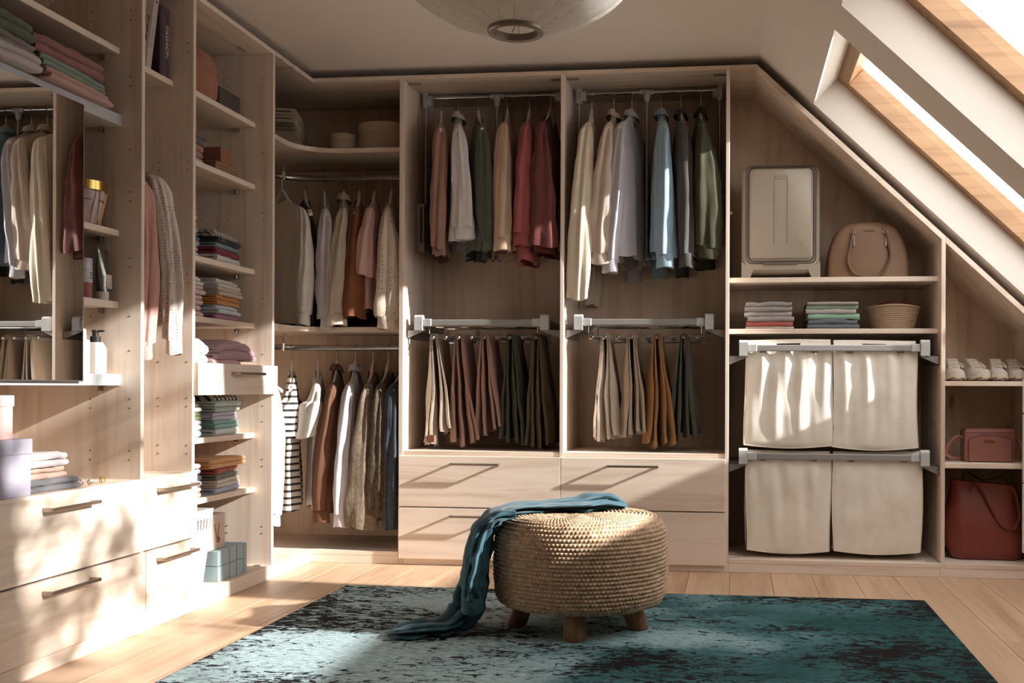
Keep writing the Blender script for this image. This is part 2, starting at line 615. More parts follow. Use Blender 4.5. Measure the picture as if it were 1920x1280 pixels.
# ---- left wall, shelf column ---------------------------------------------------
loc = (XL, 4.165, 0)
A = thing('shelf_wardrobe', 'tall maple shelf column stacked with folded clothes around one drawer', 'wardrobe', loc)
ya, yb = 3.824, 4.503
mk('side_panel', L(box(XK, XL, yb, yb + T, 0, 2.34), loc), MW['z'], A)
mk('top_panel', L(box(XK, XL, ya, yb + T, 2.34, 2.36), loc), MW['y'], A)
mk('back_panel', L(box(XK - 0.012, XK, ya, yb + T, 0, 2.36, 0), loc), M_BACK, A)
COLZ = (2.034, 1.758, 1.379, 1.137, 0.650, 0.407)
for z in COLZ:
    mk('shelf', L(box(XK, XS, ya, yb, z - 0.023, z), loc), MW['y'], A)
    bracket(A, (XS - 0.08 - loc[0], yb - 0.011 - loc[1], z - 0.023))
dr = mk('drawer_front', L(box(XL, XL + 0.020, ya - 0.012, yb + 0.012, 0.823, 0.948), loc), MW['y'], A)
handle(dr, horizontal='y', pos=(XL + 0.020 - loc[0], 4.20 - loc[1], 0.910))
mk('drawer_box', L(box(XK + 0.02, XL, ya + 0.001, yb - 0.001, 0.830, 0.936), loc), MW['y'], A)
mk('bottom_panel', L(box(XK, XL, ya, yb, 0.041, 0.061), loc), MW['y'], A)
mk('plinth', L(box(XL - 0.03, XL - 0.0005, ya, yb + T, 0, 0.042), loc), MW['y'], A)
mk('levelling_foot', L(box(XL - 0.062, XL - 0.03, 4.455, 4.48, 0.061, 0.066, 0.001), loc), M_PLAST, A)
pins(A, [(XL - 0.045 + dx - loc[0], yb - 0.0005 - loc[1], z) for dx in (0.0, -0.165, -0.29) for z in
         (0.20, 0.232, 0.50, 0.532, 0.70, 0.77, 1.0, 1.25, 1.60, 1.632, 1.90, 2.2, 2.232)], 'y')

# ---- corner bay ---------------------------------------------------
loc = (-2.1, 5.0, 0)
A = thing('corner_wardrobe', 'L-shaped maple corner wardrobe with two curved shelves and two rods', 'wardrobe', loc)
Lpoly = [(XK, 4.523), (XL, 4.523), (XL, YB), (-1.609, YB), (-1.609, YK), (XK, YK)]
def lp(pts): return [(p[0] - loc[0], p[1] - loc[1]) for p in pts]
mk('top_panel', prism(lp(Lpoly), 2.34, 2.36), MW['x'], A)
mk('bottom_panel', prism(lp(Lpoly), 0.041, 0.061), MW['x'], A)
mk('plinth', L(box(XL - 0.02, XL - 0.0005, 4.523, YB + 0.019, 0, 0.0405), loc), MW['y'], A)
mk('plinth', L(box(XL - 0.0005, -1.609, YB + 0.0005, YB + 0.02, 0, 0.0405), loc), MW['x'], A)
mk('back_panel', L(box(XK, -1.609, YK, YK + 0.012, 0, 2.36, 0), loc), M_BACK, A)
mk('back_panel', L(box(XK - 0.012, XK, 4.523, YK + 0.012, 0, 2.36, 0), loc), M_BACK, A)
cpoly = [(XK, 4.523), (XS, 4.523)]
cc, rad = (XS + 0.20, YB + SET - 0.20), 0.20
for k in range(11):
    a = PI - (PI / 2) * k / 10
    cpoly.append((cc[0] + rad * math.cos(a), cc[1] + rad * math.sin(a)))
cpoly += [(-1.609, YB + SET), (-1.609, YK), (XK, YK)]
for z in (2.034, 1.151):
    mk('shelf', prism(lp(cpoly), z - 0.023, z), MW['x'], A)
rod = [(-2.335, 4.523), (-2.335, 4.72), (-2.335, 4.88), (-2.315, 5.03), (-2.25, 5.135), (-2.14, 5.190), (-2.0, 5.200), (-1.8, 5.200), (-1.609, 5.200)]
for z, zs in ((1.920, 2.011), (1.055, 1.128)):
    r = mk('hanging_rod', tube(catmull([(p[0] - loc[0], p[1] - loc[1], z) for p in rod], 40), 0.006, 12, rr=0.014), M_STEEL, A, True)
    mk('rod_support', tube([(-2.268 - loc[0], 5.115 - loc[1], z), (-2.268 - loc[0], 5.115 - loc[1], zs)], 0.005, 8), M_CHROME, r, True)
    mk('rod_clamp', off(lathe([(0.011, -0.02), (0.011, 0.02)], 12), (-2.268 - loc[0], 5.115 - loc[1], z)), M_CHROME, r)

# ---- far wall, bay 1 and bay 2 ---------------------------------------------------
def hang_bay(name, label, x0, x1, left_panel, right_panel, hx):
    loc = ((x0 + x1) / 2, YB, 0)
    A = thing(name, label, 'wardrobe', loc)
    if left_panel:
        mk('side_panel', L(box(left_panel[0], left_panel[1], YB, YK, 0, 2.34), loc), MW['z'], A)
    mk('side_panel', L(box(right_panel[0], right_panel[1], YB, YK, 0, 2.34), loc), MW['z'], A)
    xa = left_panel[0] if left_panel else x0
    mk('top_panel', L(box(xa, right_panel[1], YB, YK, 2.34, 2.36), loc), MW['x'], A)
    mk('back_panel', L(box(xa, right_panel[1], YK, YK + 0.012, 0, 2.36, 0), loc), M_BACK, A)
    mk('middle_panel', L(box(x0, x1, YB + 0.004, YK, 0.530, 0.550), loc), MW['x'], A)
    fx0, fx1 = (x0 - 0.014, x1 + 0.008) if left_panel else (x0 - 0.008, x1 + 0.002)
    for z0, z1 in ((0.283, 0.526), (0.032, 0.277)):
        d = mk('drawer_front', L(box(fx0, fx1, YB - 0.019, YB, z0, z1), loc), MW['x'], A)
        handle(d, pos=(hx - loc[0], -0.019, z1 - 0.036))
    mk('plinth', L(box(x0, x1, YB + 0.004, YB + 0.03, 0, 0.531), loc), MW['x'], A)
    for sx, xx in ((1, x0 + 0.03), (-1, x1 - 0.03)):
        mk('top_connector', L(box(xx - 0.03, xx + 0.03, YB + 0.06, YB + 0.08, 2.334, 2.34, 0.001), loc), M_ALU2, A)
    return A
hang_bay('hanging_wardrobe', 'maple hanging bay with the red blouse and pink trousers above two drawers',
         -1.587, -0.821, (-1.609, -1.587), (-0.821, -0.803), -1.222)
hang_bay('hanging_wardrobe', 'maple hanging bay with the olive shirt and mustard trousers above two drawers',
         -0.803, -0.041, None, (-0.041, -0.024), -0.466)

# ---- far wall, sloped bays ---------------------------------------------------
PEAK = 0.099
def zs(x): return 2.36 - ROOF_S * (x - PEAK)
loc = (0.45, YB, 0)
A = thing('sloped_wardrobe', 'sloped maple wardrobe bay with the suitcase and four laundry bags', 'wardrobe', loc)
mk('side_panel', L(prism([(0.936, 0), (0.954, 0), (0.954, zs(0.954) - 0.03), (0.936, zs(0.936) - 0.03)], YB, YK, 'y'), loc), MW['z'], A)
mk('top_panel', L(box(-0.024, PEAK, YB, YK, 2.338, 2.36, 0), loc), MW['x'], A)
def slope_board(xa, xb):
    dx, dz = 0.03 * SA, -0.03 * CA
    t = 0.030
    return prism([(xa, zs(xa)), (xb, zs(xb)), (xb, zs(xb) - t), (xa, zs(xa) - t)], YB, YK, 'y')
mk('sloped_panel', L(slope_board(PEAK, 0.9535), loc), MW['x'], A)
mk('back_panel', L(prism([(-0.024, 0), (0.954, 0), (0.954, zs(0.954)), (PEAK, zs(PEAK)), (-0.024, 2.36)], YK, YK + 0.012, 'y'), loc), M_BACK, A)
mk('bottom_panel', L(box(-0.024, 0.936, YB, YK, 0.043, 0.063), loc), MW['x'], A)
mk('plinth', L(box(-0.024, 0.936, YB + 0.001, YB + 0.02, 0, 0.043), loc), MW['x'], A)
for z in (1.379, 1.137):
    mk('shelf', L(box(-0.024, 0.936, YB + SET, YK, z - 0.023, z), loc), MW['x'], A)
mk('levelling_foot', L(box(-0.02, 0.035, YB + 0.03, YB + 0.06, 0.063, 0.067, 0.001), loc), M_PLAST, A)
mk('levelling_foot', L(box(0.88, 0.934, YB + 0.03, YB + 0.06, 0.063, 0.067, 0.001), loc), M_PLAST, A)
for xx in (-0.018, 0.930):
    mk('panel_screw', off(xf(lathe([(0.009, -0.006), (0.009, 0.004), (0.005, 0.008)], 12), Matrix.Rotation(PI / 2, 4, 'Y')), (xx - loc[0], 0.14, 1.695 if xx < 0 else 0.69)), M_STEEL, A)

loc = (1.12, YB, 0)
A = thing('low_sloped_wardrobe', 'low maple bay under the slope with sneakers and the red tote', 'wardrobe', loc)
XR = 1.370
mk('side_panel', L(prism([(XR, 0), (XR + 0.02, 0), (XR + 0.02, zs(XR + .02) - 0.03), (XR, zs(XR) - 0.03)], YB + 0.025, YK, 'y'), loc), MW['z'], A)
mk('sloped_panel', L(slope_board(0.9545, XR + 0.36), loc), MW['x'], A)
mk('back_panel', L(prism([(0.9545, 0), (XR + 0.3, 0), (XR + 0.3, zs(XR + .3)), (0.9545, zs(0.9545))], YK, YK + 0.012, 'y'), loc), M_BACK, A)
mk('bottom_panel', L(box(0.954, XR, YB, YK, 0.041, 0.061), loc), MW['x'], A)
mk('plinth', L(box(0.954, XR, YB + 0.001, YB + 0.02, 0, 0.041), loc), MW['x'], A)
for z in (0.893, 0.517):
    mk('shelf', L(box(0.954, XR, YB + 0.03, YK, z - 0.022, z), loc), MW['x'], A)

loc = (1.45, YB, 0)
A = thing('white_drawer_cabinet', 'low cabinet with white drawer fronts beside the red tote', 'cabinet', loc)
M_WHITEF = plain('white_front', '#e6e2dc', 0.45, 0, 0.01)
mk('body', L(box(XR + 0.022, XR + 0.22, YB, YK - 0.002, 0, 0.86), loc), MW['z'], A)
for z0, z1 in ((0.122, 0.432), (0.438, 0.745), (0.751, 0.904)):
    mk('drawer_front', L(box(1.292, XR + 0.21, YB - 0.018, YB, z0, z1), loc), M_WHITEF, A)

# ================================================================== FITTINGS
# ---- sliding mirror
loc = (-2.105, 2.9, 0.876)
A = thing('sliding_mirror', 'frameless sliding mirror reflecting the hanging clothes', 'mirror', loc)
mm, mnt, mb = new_mat('mirror_silver')
mb.inputs['Base Color'].default_value = (0.86, 0.86, 0.85, 1)
mb.inputs['Metallic'].default_value = 1.0
mb.inputs['Roughness'].default_value = 0.0
MY0, MY1, MZ0, MZ1 = 2.62, 3.212, 0.876, 1.772
mk('glass', L(box(-2.111, -2.105, MY0, MY1, MZ0, MZ1, 0), loc), mm, A)
mk('edge_profile', L(join(box(-2.113, -2.1045, MY1, MY1 + 0.003, MZ0, MZ1, 0), box(-2.113, -2.1045, MY0, MY1 + 0.003, MZ0 - 0.004, MZ0, 0)), loc), M_ALU, A)

# ---- pull-down clothes rails
def pulldown(label, x0, x1, xc, ztop=2.316):
    loc = (x0, 5.2, 1.53)
    A = thing('pulldown_rail', label, 'clothes rail', loc, group='pull-down clothes rails')
    def l(md): return L(md, loc)
    for sx, xx in ((1, x0), (-1, x1)):
        a, b = sorted((xx, xx + sx * 0.046))
        h = mk('housing', l(box(a, b, 5.135, 5.265, 1.53, 1.775, 0.006, 2)), M_ALU2, A)
        a2, b2 = sorted((xx + sx * 0.026, xx + sx * 0.036))
        mk('slot_shade_strip', l(box(a2, b2, 5.1335, 5.137, 1.575, 1.76, 0)), M_DARK, h)  # dark strip, its colour stands for the shade inside the slot
        px = xx + sx * 0.033
        mk('arm', l(tube([(px, 5.2, 1.70), (px, 5.2, ztop - 0.02)], 0.0085, 10)), M_ALU2, A, True)
        e = join(box(px - 0.013, px + 0.013, 5.185, 5.215, ztop - 0.05, ztop + 0.025, 0.003),
                 off(xf(lathe([(0.027, -0.012), (0.027, 0.012)], 20), Matrix.Rotation(PI / 2, 4, 'Y')), (px + sx * 0.022, 5.2, ztop - 0.012)))
        mk('end_joint', l(e), M_PLAST, A)
    mk('rail', l(tube([(x0 + 0.03, 5.2, ztop), (x1 - 0.03, 5.2, ztop)], 0.0095, 12)), M_CHROME, A, True)
    mk('centre_joint', l(join(tube([(xc - 0.034, 5.2, ztop), (xc + 0.034, 5.2, ztop)], 0.013, 12), tube([(xc, 5.2, ztop), (xc, 5.2, ztop - 0.05)], [0.02, 0.012], 12))), M_PLAST, A, True)
    pb = mk('pull_bar', l(tube([(xc, 5.2, ztop - 0.03), (xc, 5.2, 1.50)], 0.0085, 12)), M_ALU2, A, True)
    mk('knob', l(off(lathe([(0.010, 0.03), (0.010, 0.012), (0.022, 0.008), (0.022, 0.0)], 20), (xc, 5.2, 1.485))), M_CHROME, pb)
    return A
pulldown('grey pull-down clothes rail carrying the red blouse and burgundy jumper', -1.587, -0.821, -1.187)
pulldown('grey pull-down clothes rail carrying the olive and light blue shirts', -0.803, -0.041, -0.432)

# ---- pull-out racks (bar, end caps, runners, wall brackets)
def rack_base(A, loc, x0, x1, z, ybar, pan0, pan1):
    """bar between end caps at height z; pan0/pan1 = inner faces of the side panels"""
    def l(md): return L(md, loc)
    mk('front_bar', l(box(x0 + 0.02, x1 - 0.02, ybar - 0.008, ybar + 0.008, z - 0.0155, z + 0.0145, 0.004, 2)), M_BAR, A)
    for sx, xx in ((1, x0), (-1, x1)):
        prof = [(-0.022, -0.037), (0.020, -0.037), (0.020, 0.024), (0.008, 0.037), (-0.010, 0.037), (-0.022, 0.026)]
        a, b = sorted((xx - sx * 0.022, xx + sx * 0.018))
        c = mk('end_cap', l(off(prism([(p[0], p[1]) for p in prof], a, b, 'x'), (0, ybar, z))), M_PLAST, A)
        a, b = sorted((xx + sx * 0.018, xx + sx * 0.060))
        mk('sleeve', l(box(a, b, ybar - 0.012, ybar + 0.012, z - 0.018, z + 0.018, 0.003)), M_PLAST, c)
        a, b = sorted((xx - sx * 0.018, xx - sx * 0.003))
        mk('runner', l(box(a, b, ybar + 0.022, YK - 0.02, z - 0.028, z + 0.014, 0.002)), M_ALU2, A)
        pan = pan0 if sx > 0 else pan1
        inner = xx + sx * 0.016
        tri = prism([(pan, z - 0.078), (pan, z - 0.034), (inner, z - 0.034), (inner, z - 0.042)], ybar - 0.002, ybar + 0.002, 'y')
        foot = join(tri, box(*sorted((pan, pan + sx * 0.003)), ybar - 0.002, YK - 0.06, z - 0.078, z - 0.034, 0),
                    box(*sorted((pan, inner)), ybar - 0.002, YK - 0.06, z - 0.037, z - 0.034, 0))
        mk('wall_bracket', l(foot), M_ALU2, A)

def trouser_rack(label, x0, x1, pan0, pan1, rods):
    ybar, z = 5.005, 1.170
    loc = ((x0 + x1) / 2, ybar, z)
    A = thing('trouser_rack', label, 'trouser rack', loc, group='pull-out trouser racks')
    rack_base(A, loc, x0, x1, z, ybar, pan0, pan1)
    def l(md): return L(md, loc)
    for yy in (5.20, 5.36):
        mk('cross_rod', l(tube([(x0, yy, z - 0.01), (x1, yy, z - 0.01)], 0.005, 8)), M_CHROME, A, True)
    zr = z - 0.072
    for xx in (x0 + 0.045, x1 - 0.035):
        mk('drop_wire', l(tube([(xx, ybar + 0.012, z), (xx, ybar + 0.02, zr + 0.02), (xx, ybar + 0.04, zr + 0.012), (xx, 5.36, zr + 0.012), (xx, 5.36, z - .01)], 0.0032, 8)), M_CHROME, A, True)
    mk('frame_wire', l(tube([(x0 + 0.045, 5.20, zr + 0.012), (x1 - 0.035, 5.20, zr + 0.012)], 0.0032, 8)), M_CHROME, A, True)
    mk('frame_wire', l(tube([(x0 + 0.045, 5.35, zr - 0.012), (x1 - 0.02, 5.35, zr - 0.012)], 0.0032, 8)), M_CHROME, A, True)
    for rx in rods:
        r = mk('trouser_bar', l(tube([(rx, ybar + 0.01, zr), (rx, 5.37, zr)], 0.0075, 12)), plain('bar_sleeve', '#b7b4b8', 0.35, 0.5), A, True)
        mk('bar_tip', l(off(xf(lathe([(0.0068, -0.006), (0.0095, -0.003), (0.0095, 0.003), (0.0068, 0.006)], 14), Matrix.Rotation(PI / 2, 4, 'X')), (rx, ybar + 0.008, zr))), M_CHROME, r)
        mk('bar_wire', l(tube([(rx + 0.018, 5.20, zr - 0.010), (rx + 0.018, 5.20, zr + 0.012)], 0.002, 6)), M_CHROME, r, True)
    return A
RODS1 = [-1.460 + 0.0635 * k for k in range(9)]
RODS2 = [-0.679 + 0.0630 * k for k in range(9)]
trouser_rack('chrome pull-out trouser rack holding the pink and green trousers', -1.522, -0.906, -1.587, -0.821, RODS1)
trouser_rack('chrome pull-out trouser rack holding the mustard trousers', -0.737, -0.118, -0.803, -0.041, RODS2)

def laundry_rack(label, z):
    ybar = 4.985
    x0, x1 = 0.046, 0.868
    loc = ((x0 + x1) / 2, ybar, z)
    A = thing('laundry_rack', label, 'laundry rack', loc, group='pull-out laundry racks')
    rack_base(A, loc, x0, x1, z, ybar, -0.024, 0.936)
    return A
laundry_rack('pale grey pull-out bar holding the upper pair of laundry bags', 1.045)
laundry_rack('pale grey pull-out bar holding the lower pair of laundry bags', 0.540)

# ================================================================== HANGERS AND GARMENTS
HY = [0.0, 0.012, 0.03, 0.06, 0.10, 0.15, 0.20, 0.235]
HZ = [-0.062, -0.066, -0.084, -0.118, -0.146, -0.168, -0.190, -0.212]
def hz(y): return interp(abs(y), HY, HZ)

def hanger_arm_md(s):
    rings = []
    for k in range(15):
        y = 0.232 * k / 14
        z = hz(y)
        w = lerp(0.0055, 0.011, min(1, y / 0.12))
        h = lerp(0.011, 0.009, y / 0.23)
        rings.append([(w * math.cos(a), s * y, z - h + h * math.sin(a)) for a in [2 * PI * q / 10 for q in range(10)]])
    if s < 0:
        rings = [list(reversed(r)) for r in rings]
    return loft(rings)
_hk = [(0, -0.012, 0.004), (0, -0.011, 0.012), (0, -0.005, 0.018), (0, 0.003, 0.018), (0, 0.010, 0.011), (0, 0.011, 0.0), (0, 0.006, -0.012), (0, 0.0, -0.022), (0, 0, -0.040), (0, 0, -0.066)]
HANGER_ARMS = [hanger_arm_md(-1), hanger_arm_md(1)]
HOOK = tube(catmull(_hk, 26), 0.0021, 7)
_hp = {}
def hanger(label, loc, rot, mat=None):
    A = thing('clothes_hanger', label, 'hanger', loc, rot, 'clothes hangers')
    if not _hp:
        _hp['hook'] = mk('hook', HOOK, M_CHROME, A, True)
        _hp['a0'] = mk('arm', HANGER_ARMS[0], M_IVORY, A, True)
        _hp['a1'] = mk('arm', HANGER_ARMS[1], M_IVORY, A, True)
    else:
        for k in ('hook', 'a0', 'a1'):
            c = _hp[k].copy()
            COL.objects.link(c)
            c.parent = A
    return A

def sleeve_md(s, wid, SL, sx, rx, seed, z0, end_open=True, short=False, flare=1.0, ydrop=0.0):
    """sleeve hanging from the shoulder point; s=-1 towards the front of the rail"""
    y0 = s * wid
    pts = [(0, y0 * 0.86, z0 + 0.010), (0.0, y0 * 0.99, z0 - 0.012), (sx * 0.15, y0 + s * 0.022, z0 - 0.075),
           (sx * 0.5, y0 + s * (0.034 + ydrop * .4), z0 - SL * 0.38), (sx * 0.85, y0 + s * (0.036 + ydrop * .8), z0 - SL * 0.7), (sx, y0 + s * (0.030 + ydrop), z0 - SL)]
    n = 34
    P = catmull(pts, n)
    RX = [0.008, 0.020, 0.030, rx * 0.86, rx, rx * flare]
    RY = [0.018, 0.030, 0.036, 0.036, 0.034, 0.028]
    K = 40
    rings = []
    for i, p in enumerate(P):
        t = i / n
        tt = [0, .2, .4, .6, .8, 1.0]
        a_, b_ = interp(t, tt, RX), interp(t, tt, RY)
        ring = []
        for k in range(K):
            a = 2 * PI * k / K
            f = 1 + min(1, t * 3) * (0.17 * math.sin(3 * a + seed + 2.6 * t) + 0.13 * math.sin(6 * a - seed * 1.7 + 6 * t) + 0.06 * math.sin(10 * a + seed + 3 * t))
            f += 0.24 * nz(math.cos(a) * 1.1 + seed, math.sin(a) * 1.1, p.z * 9 + seed)
            ring.append((p.x + a_ * f * math.cos(a), p.y + b_ * f * math.sin(a), p.z + 0.008 * math.sin(2 * a + seed) * max(0, t - 0.9) * 10))
        rings.append(ring)
    return loft(rings, True, False), P[-1], interp(1.0, [1], [RX[-1]]), RY[-1]

def garment(name, label, cat, group, x, y, zr, col, L_=0.72, SL=0.62, rot=0.0, tk=0.040, wid=0.195, sx=0.0, rx=0.042,
            cuff=True, collar=False, style='plain', col2='#222222', sc=1.0, seed=1.0, flare=0.9, hang=True,
            sleeves=True, hlabel=None, neck=0.06, tilt=0.0, ydrop=0.0, placket=False, htop=0.0):
    """garment hanging on its own hanger; widths run along local y, front end at -y"""
    if hang:
        hanger(hlabel or ('ivory hanger carrying the ' + label.split(',')[0]), (x, y, zr), rot)
    A = thing(name, label, cat, (x, y, zr), rot, group)
    m = fabric(col, style, col2, sc)
    NT, NR = 60, 26
    sh_end = hz(wid)
    zb = hz(0.1) - L_
    def top(yy, c):
        ay = abs(yy)
        z = hz(max(ay, neck)) + 0.006
        if ay < neck:
            z -= (0.055 if c > 0 else 0.012) * (1 - (ay / neck) ** 2)
        return z
    rings = []
    for r in range(NR + 1):
        t = (r / NR) ** 1.25
        W = wid + 0.012 * min(1, t * 6) + 0.02 * t
        Tk = lerp(0.013, tk, min(1, t * 3.5) ** 0.7)
        ring = []
        for k in range(NT):
            a = 2 * PI * k / NT
            sn, cs = math.sin(a), math.cos(a)
            yy = W * math.copysign(abs(sn) ** 0.85, sn)
            xx = Tk * math.copysign(abs(cs) ** 0.8, cs)
            amp = t * 0.013 * (tk / 0.04)
            xx += amp * (math.sin(yy * 34 + seed * 2 + (0.8 if cs > 0 else 0)) + 0.6 * math.sin(yy * 61 - seed * 3)) + 0.01 * min(1, 3 * t) * nz(yy * 6 + seed, t * 3, cs, 1.0)
            zt = top(yy, cs)
            zz = lerp(zt, zb + 0.012 * math.sin(yy * 13 + seed) + 0.006 * math.sin(yy * 40), t)
            ring.append((xx + tilt * t, yy, zz))
        rings.append(ring)
    mk('body', loft(rings, False, False), m, A, True, 1.2)
    if sleeves:
        for s in (-1, 1):
            md, end, ra, rb = sleeve_md(s, wid, SL, sx, rx, seed + (0 if s < 0 else 2.3), sh_end, flare=flare, ydrop=ydrop)
            so = mk('sleeve', md, m, A, True, 1.2)
            if cuff:
                rings = []
                for dz, k_ in ((0.012, 0.80), (0.006, 0.92), (-0.012, 0.90), (-0.052, 0.97), (-0.056, 0.90), (-0.02, 0.8)):
                    rings.append([(end.x + ra * k_ * math.cos(q) * (1 + .06 * math.sin(3 * q + seed)), end.y + rb * k_ * math.sin(q), end.z + dz + 0.004 * math.sin(q * 2 + seed)) for q in [2 * PI * j / 24 for j in range(24)]])
                mk('cuff', loft(rings, False, False), m, so, True, 0.9)
    if collar:
        rings = []
        for dz, rr_, ry_ in ((-0.012, 0.020, 0.060), (0.018, 0.017, 0.052), (0.036, 0.020, 0.056), (0.030, 0.030, 0.066), (0.002, 0.038, 0.076)):
            rings.append([(rr_ * math.cos(q), ry_ * math.sin(q), hz(0.06) + dz - 0.014 * max(0, math.cos(q)) + 0.004 * math.sin(3 * q + seed)) for q in [2 * PI * j / 28 for j in range(28)]])
        mk('collar', loft(rings, False, False), m, A, True, 1.2)
    if placket:
        mds = []
        for k in range(6):
            zz = hz(0.06) - 0.09 - 0.09 * k
            mds.append(off(xf(lathe([(0.0045, 0), (0.0045, 0.002)], 10), Matrix.Rotation(PI / 2, 4, 'Y')), (tk + 0.004, 0.0, zz)))
        mk('buttons', join(*mds), M_IVORY, A)['kind'] = 'stuff'
    return A

RY_ = 5.2
def D(d): return math.radians(d)
G1 = 'tops on the rail above the pink trousers'
Z1 = 2.316
garment('blouse', 'dusty brown-pink long-sleeved blouse beside the white blouse', 'blouse', G1, -1.473, RY_, Z1, '#9a6f60', 0.66, 0.60, D(14), 0.034, sx=-0.01, rx=0.036, cuff=False, seed=1.1, flare=0.75)
garment('blouse', 'white long-sleeved blouse with frilled neck and wide cuff', 'blouse', G1, -1.385, RY_, Z1, '#d3cbc8', 0.60, 0.50, D(14), 0.040, sx=0.035, rx=0.046, collar=True, seed=2.4, flare=1.1)
garment('blouse', 'sage green silky blouse with gathered cuff', 'blouse', G1, -1.283, RY_, Z1, '#565c50', 0.66, 0.56, D(19), 0.046, sx=0.035, rx=0.050, seed=3.7, flare=0.7)
garment('blouse', 'beige satin long-sleeved blouse', 'blouse', G1, -1.133, RY_, Z1, '#c3a488', 0.62, 0.56, D(7), 0.040, sx=0.0, rx=0.045, seed=4.2, flare=1.0)
garment('blouse', 'coral red long-sleeved blouse with buttoned cuff', 'blouse', G1, -1.021, RY_, Z1, '#a04a4b', 0.70, 0.54, D(6), 0.042, sx=-0.01, rx=0.045, seed=5.9, flare=1.05)
garment('jumper', 'burgundy frayed knitted jumper', 'jumper', G1, -0.915, RY_, Z1, '#71352f', 0.66, 0.60, D(-2), 0.046, sx=0.01, rx=0.055, cuff=False, style='knit', seed=6.3, flare=1.15, sc=1.6)

G2 = 'shirts on the rail above the mustard trousers'
Z2 = 2.306
garment('jumper', 'cream fine-knit long-sleeved jumper, longest on its rail', 'jumper', G2, -0.706, RY_, Z2, '#d6c7ad', 0.68, 0.84, D(1), 0.040, sx=-0.035, rx=0.048, cuff=False, seed=7.7, flare=0.95)
garment('shirt', 'pale beige linen shirt with collar and buttoned sleeve', 'shirt', G2, -0.596, RY_, Z2, '#c8b4a2', 0.70, 0.62, D(0), 0.044, sx=-0.035, rx=0.052, collar=True, seed=8.1, flare=1.0, placket=True)
garment('shirt', 'lavender grey cotton shirt with collar beside the beige linen shirt', 'shirt', G2, -0.507, RY_, Z2, '#b4afb4', 0.68, 0.66, D(-9), 0.052, sx=-0.045, rx=0.050, collar=True, seed=9.4, flare=0.8, placket=True)
garment('shirt', 'light blue cotton shirt', 'shirt', G2, -0.361, RY_, Z2, '#8aa7b8', 0.66, 0.64, D(7), 0.044, sx=0.01, rx=0.044, collar=True, seed=10.8, flare=1.0)
garment('shirt', 'charcoal grey cotton shirt', 'shirt', G2, -0.264, RY_, Z2, '#4c4744', 0.66, 0.64, D(5), 0.042, sx=0.02, rx=0.042, collar=True, seed=11.3, flare=0.85)
garment('shirt', 'olive green cotton shirt', 'shirt', G2, -0.167, RY_, Z2, '#3d3c25', 0.66, 0.60, D(3), 0.052, sx=0.03, rx=0.060, collar=True, seed=12.9, flare=0.9)

G3 = 'tops on the upper rod of the corner wardrobe'
Z3 = 1.921
garment('jumper', 'white knitted jumper with cowl neck in the wardrobe corner', 'jumper', G3, -2.272, 5.105, Z3, '#d6cbc0', 0.60, 0.52, D(52), 0.040, sx=0.0, rx=0.042, cuff=True, seed=13.1, flare=0.8, neck=0.085)
garment('blouse', 'dark chocolate brown sleeveless blouse', 'blouse', G3, -2.182, 5.175, Z3, '#3a1d16', 0.60, 0.56, D(30), 0.044, sx=0.0, rx=0.040, sleeves=False, cuff=False, seed=14.6, flare=0.9)
garment('blouse', 'white sheer blouse with lavender cast and gathered cuff', 'blouse', G3, -2.088, RY_, Z3, '#c6bec2', 0.58, 0.54, D(24), 0.040, sx=0.005, rx=0.046, seed=15.2, flare=0.7)
garment('blouse', 'cream blouse with ruffled neck and wide buttoned cuff', 'blouse', G3, -1.983, RY_, Z3, '#cabaa4', 0.56, 0.52, D(20), 0.040, sx=-0.025, rx=0.044, collar=True, seed=16.4, flare=1.15)
garment('shirt', 'rust orange long-sleeved shirt beside the pale pink blouse', 'shirt', G3, -1.901, RY_, Z3, '#7d4722', 0.56, 0.54, D(16), 0.044, sx=-0.01, rx=0.050, cuff=False, seed=17.5, flare=0.9)
garment('blouse', 'pale pink short-sleeved blouse', 'blouse', G3, -1.820, RY_, Z3, '#c89a90', 0.54, 0.34, D(12), 0.040, sx=-0.02, rx=0.042, cuff=False, seed=18.2, flare=1.1)
garment('blouse', 'cream speckled blouse with ruffled cuffs', 'blouse', G3, -1.732, RY_, Z3, '#c9b49f', 0.56, 0.54, D(13), 0.042, sx=0.01, rx=0.055, style='dot', col2='#8f7868', sc=0.55, seed=19.6, flare=1.1)

G4 = 'tops on the lower rod of the corner wardrobe'
Z4 = 1.055
garment('shirt', 'pale blue white shirt half hidden behind the shelf column', 'shirt', G4, -2.335, 4.735, Z4, '#c9d2da', 0.66, 0.62, D(90), 0.036, sx=0.0, rx=0.045, seed=20.1, flare=0.95, wid=0.165)
garment('t_shirt', 'white T-shirt with black stripes', 'T-shirt', G4, -2.232, 5.145, Z4, '#d8cbbd', 0.66, 0.26, D(22), 0.038, sx=-0.04, rx=0.062, cuff=False, style='stripe', col2='#2a2727', seed=21.4, flare=1.1)
garment('t_shirt', 'plain white T-shirt beside the brown shirt', 'T-shirt', G4, -2.113, 5.195, Z4, '#cfc6bb', 0.66, 0.26, D(20), 0.040, sx=-0.03, rx=0.055, cuff=False, seed=22.3, flare=1.15)
garment('shirt', 'caramel brown shirt with collar', 'shirt', G4, -2.017, RY_, Z4, '#633c22', 0.68, 0.62, D(16), 0.050, sx=-0.05, rx=0.052, collar=True, seed=23.7, flare=0.85)
garment('shirt', 'pale lilac white shirt with collar on the lower rod', 'shirt', G4, -1.918, RY_, Z4, '#beb7b8', 0.70, 0.64, D(12), 0.044, sx=-0.035, rx=0.044, collar=True, seed=24.5, flare=0.85)
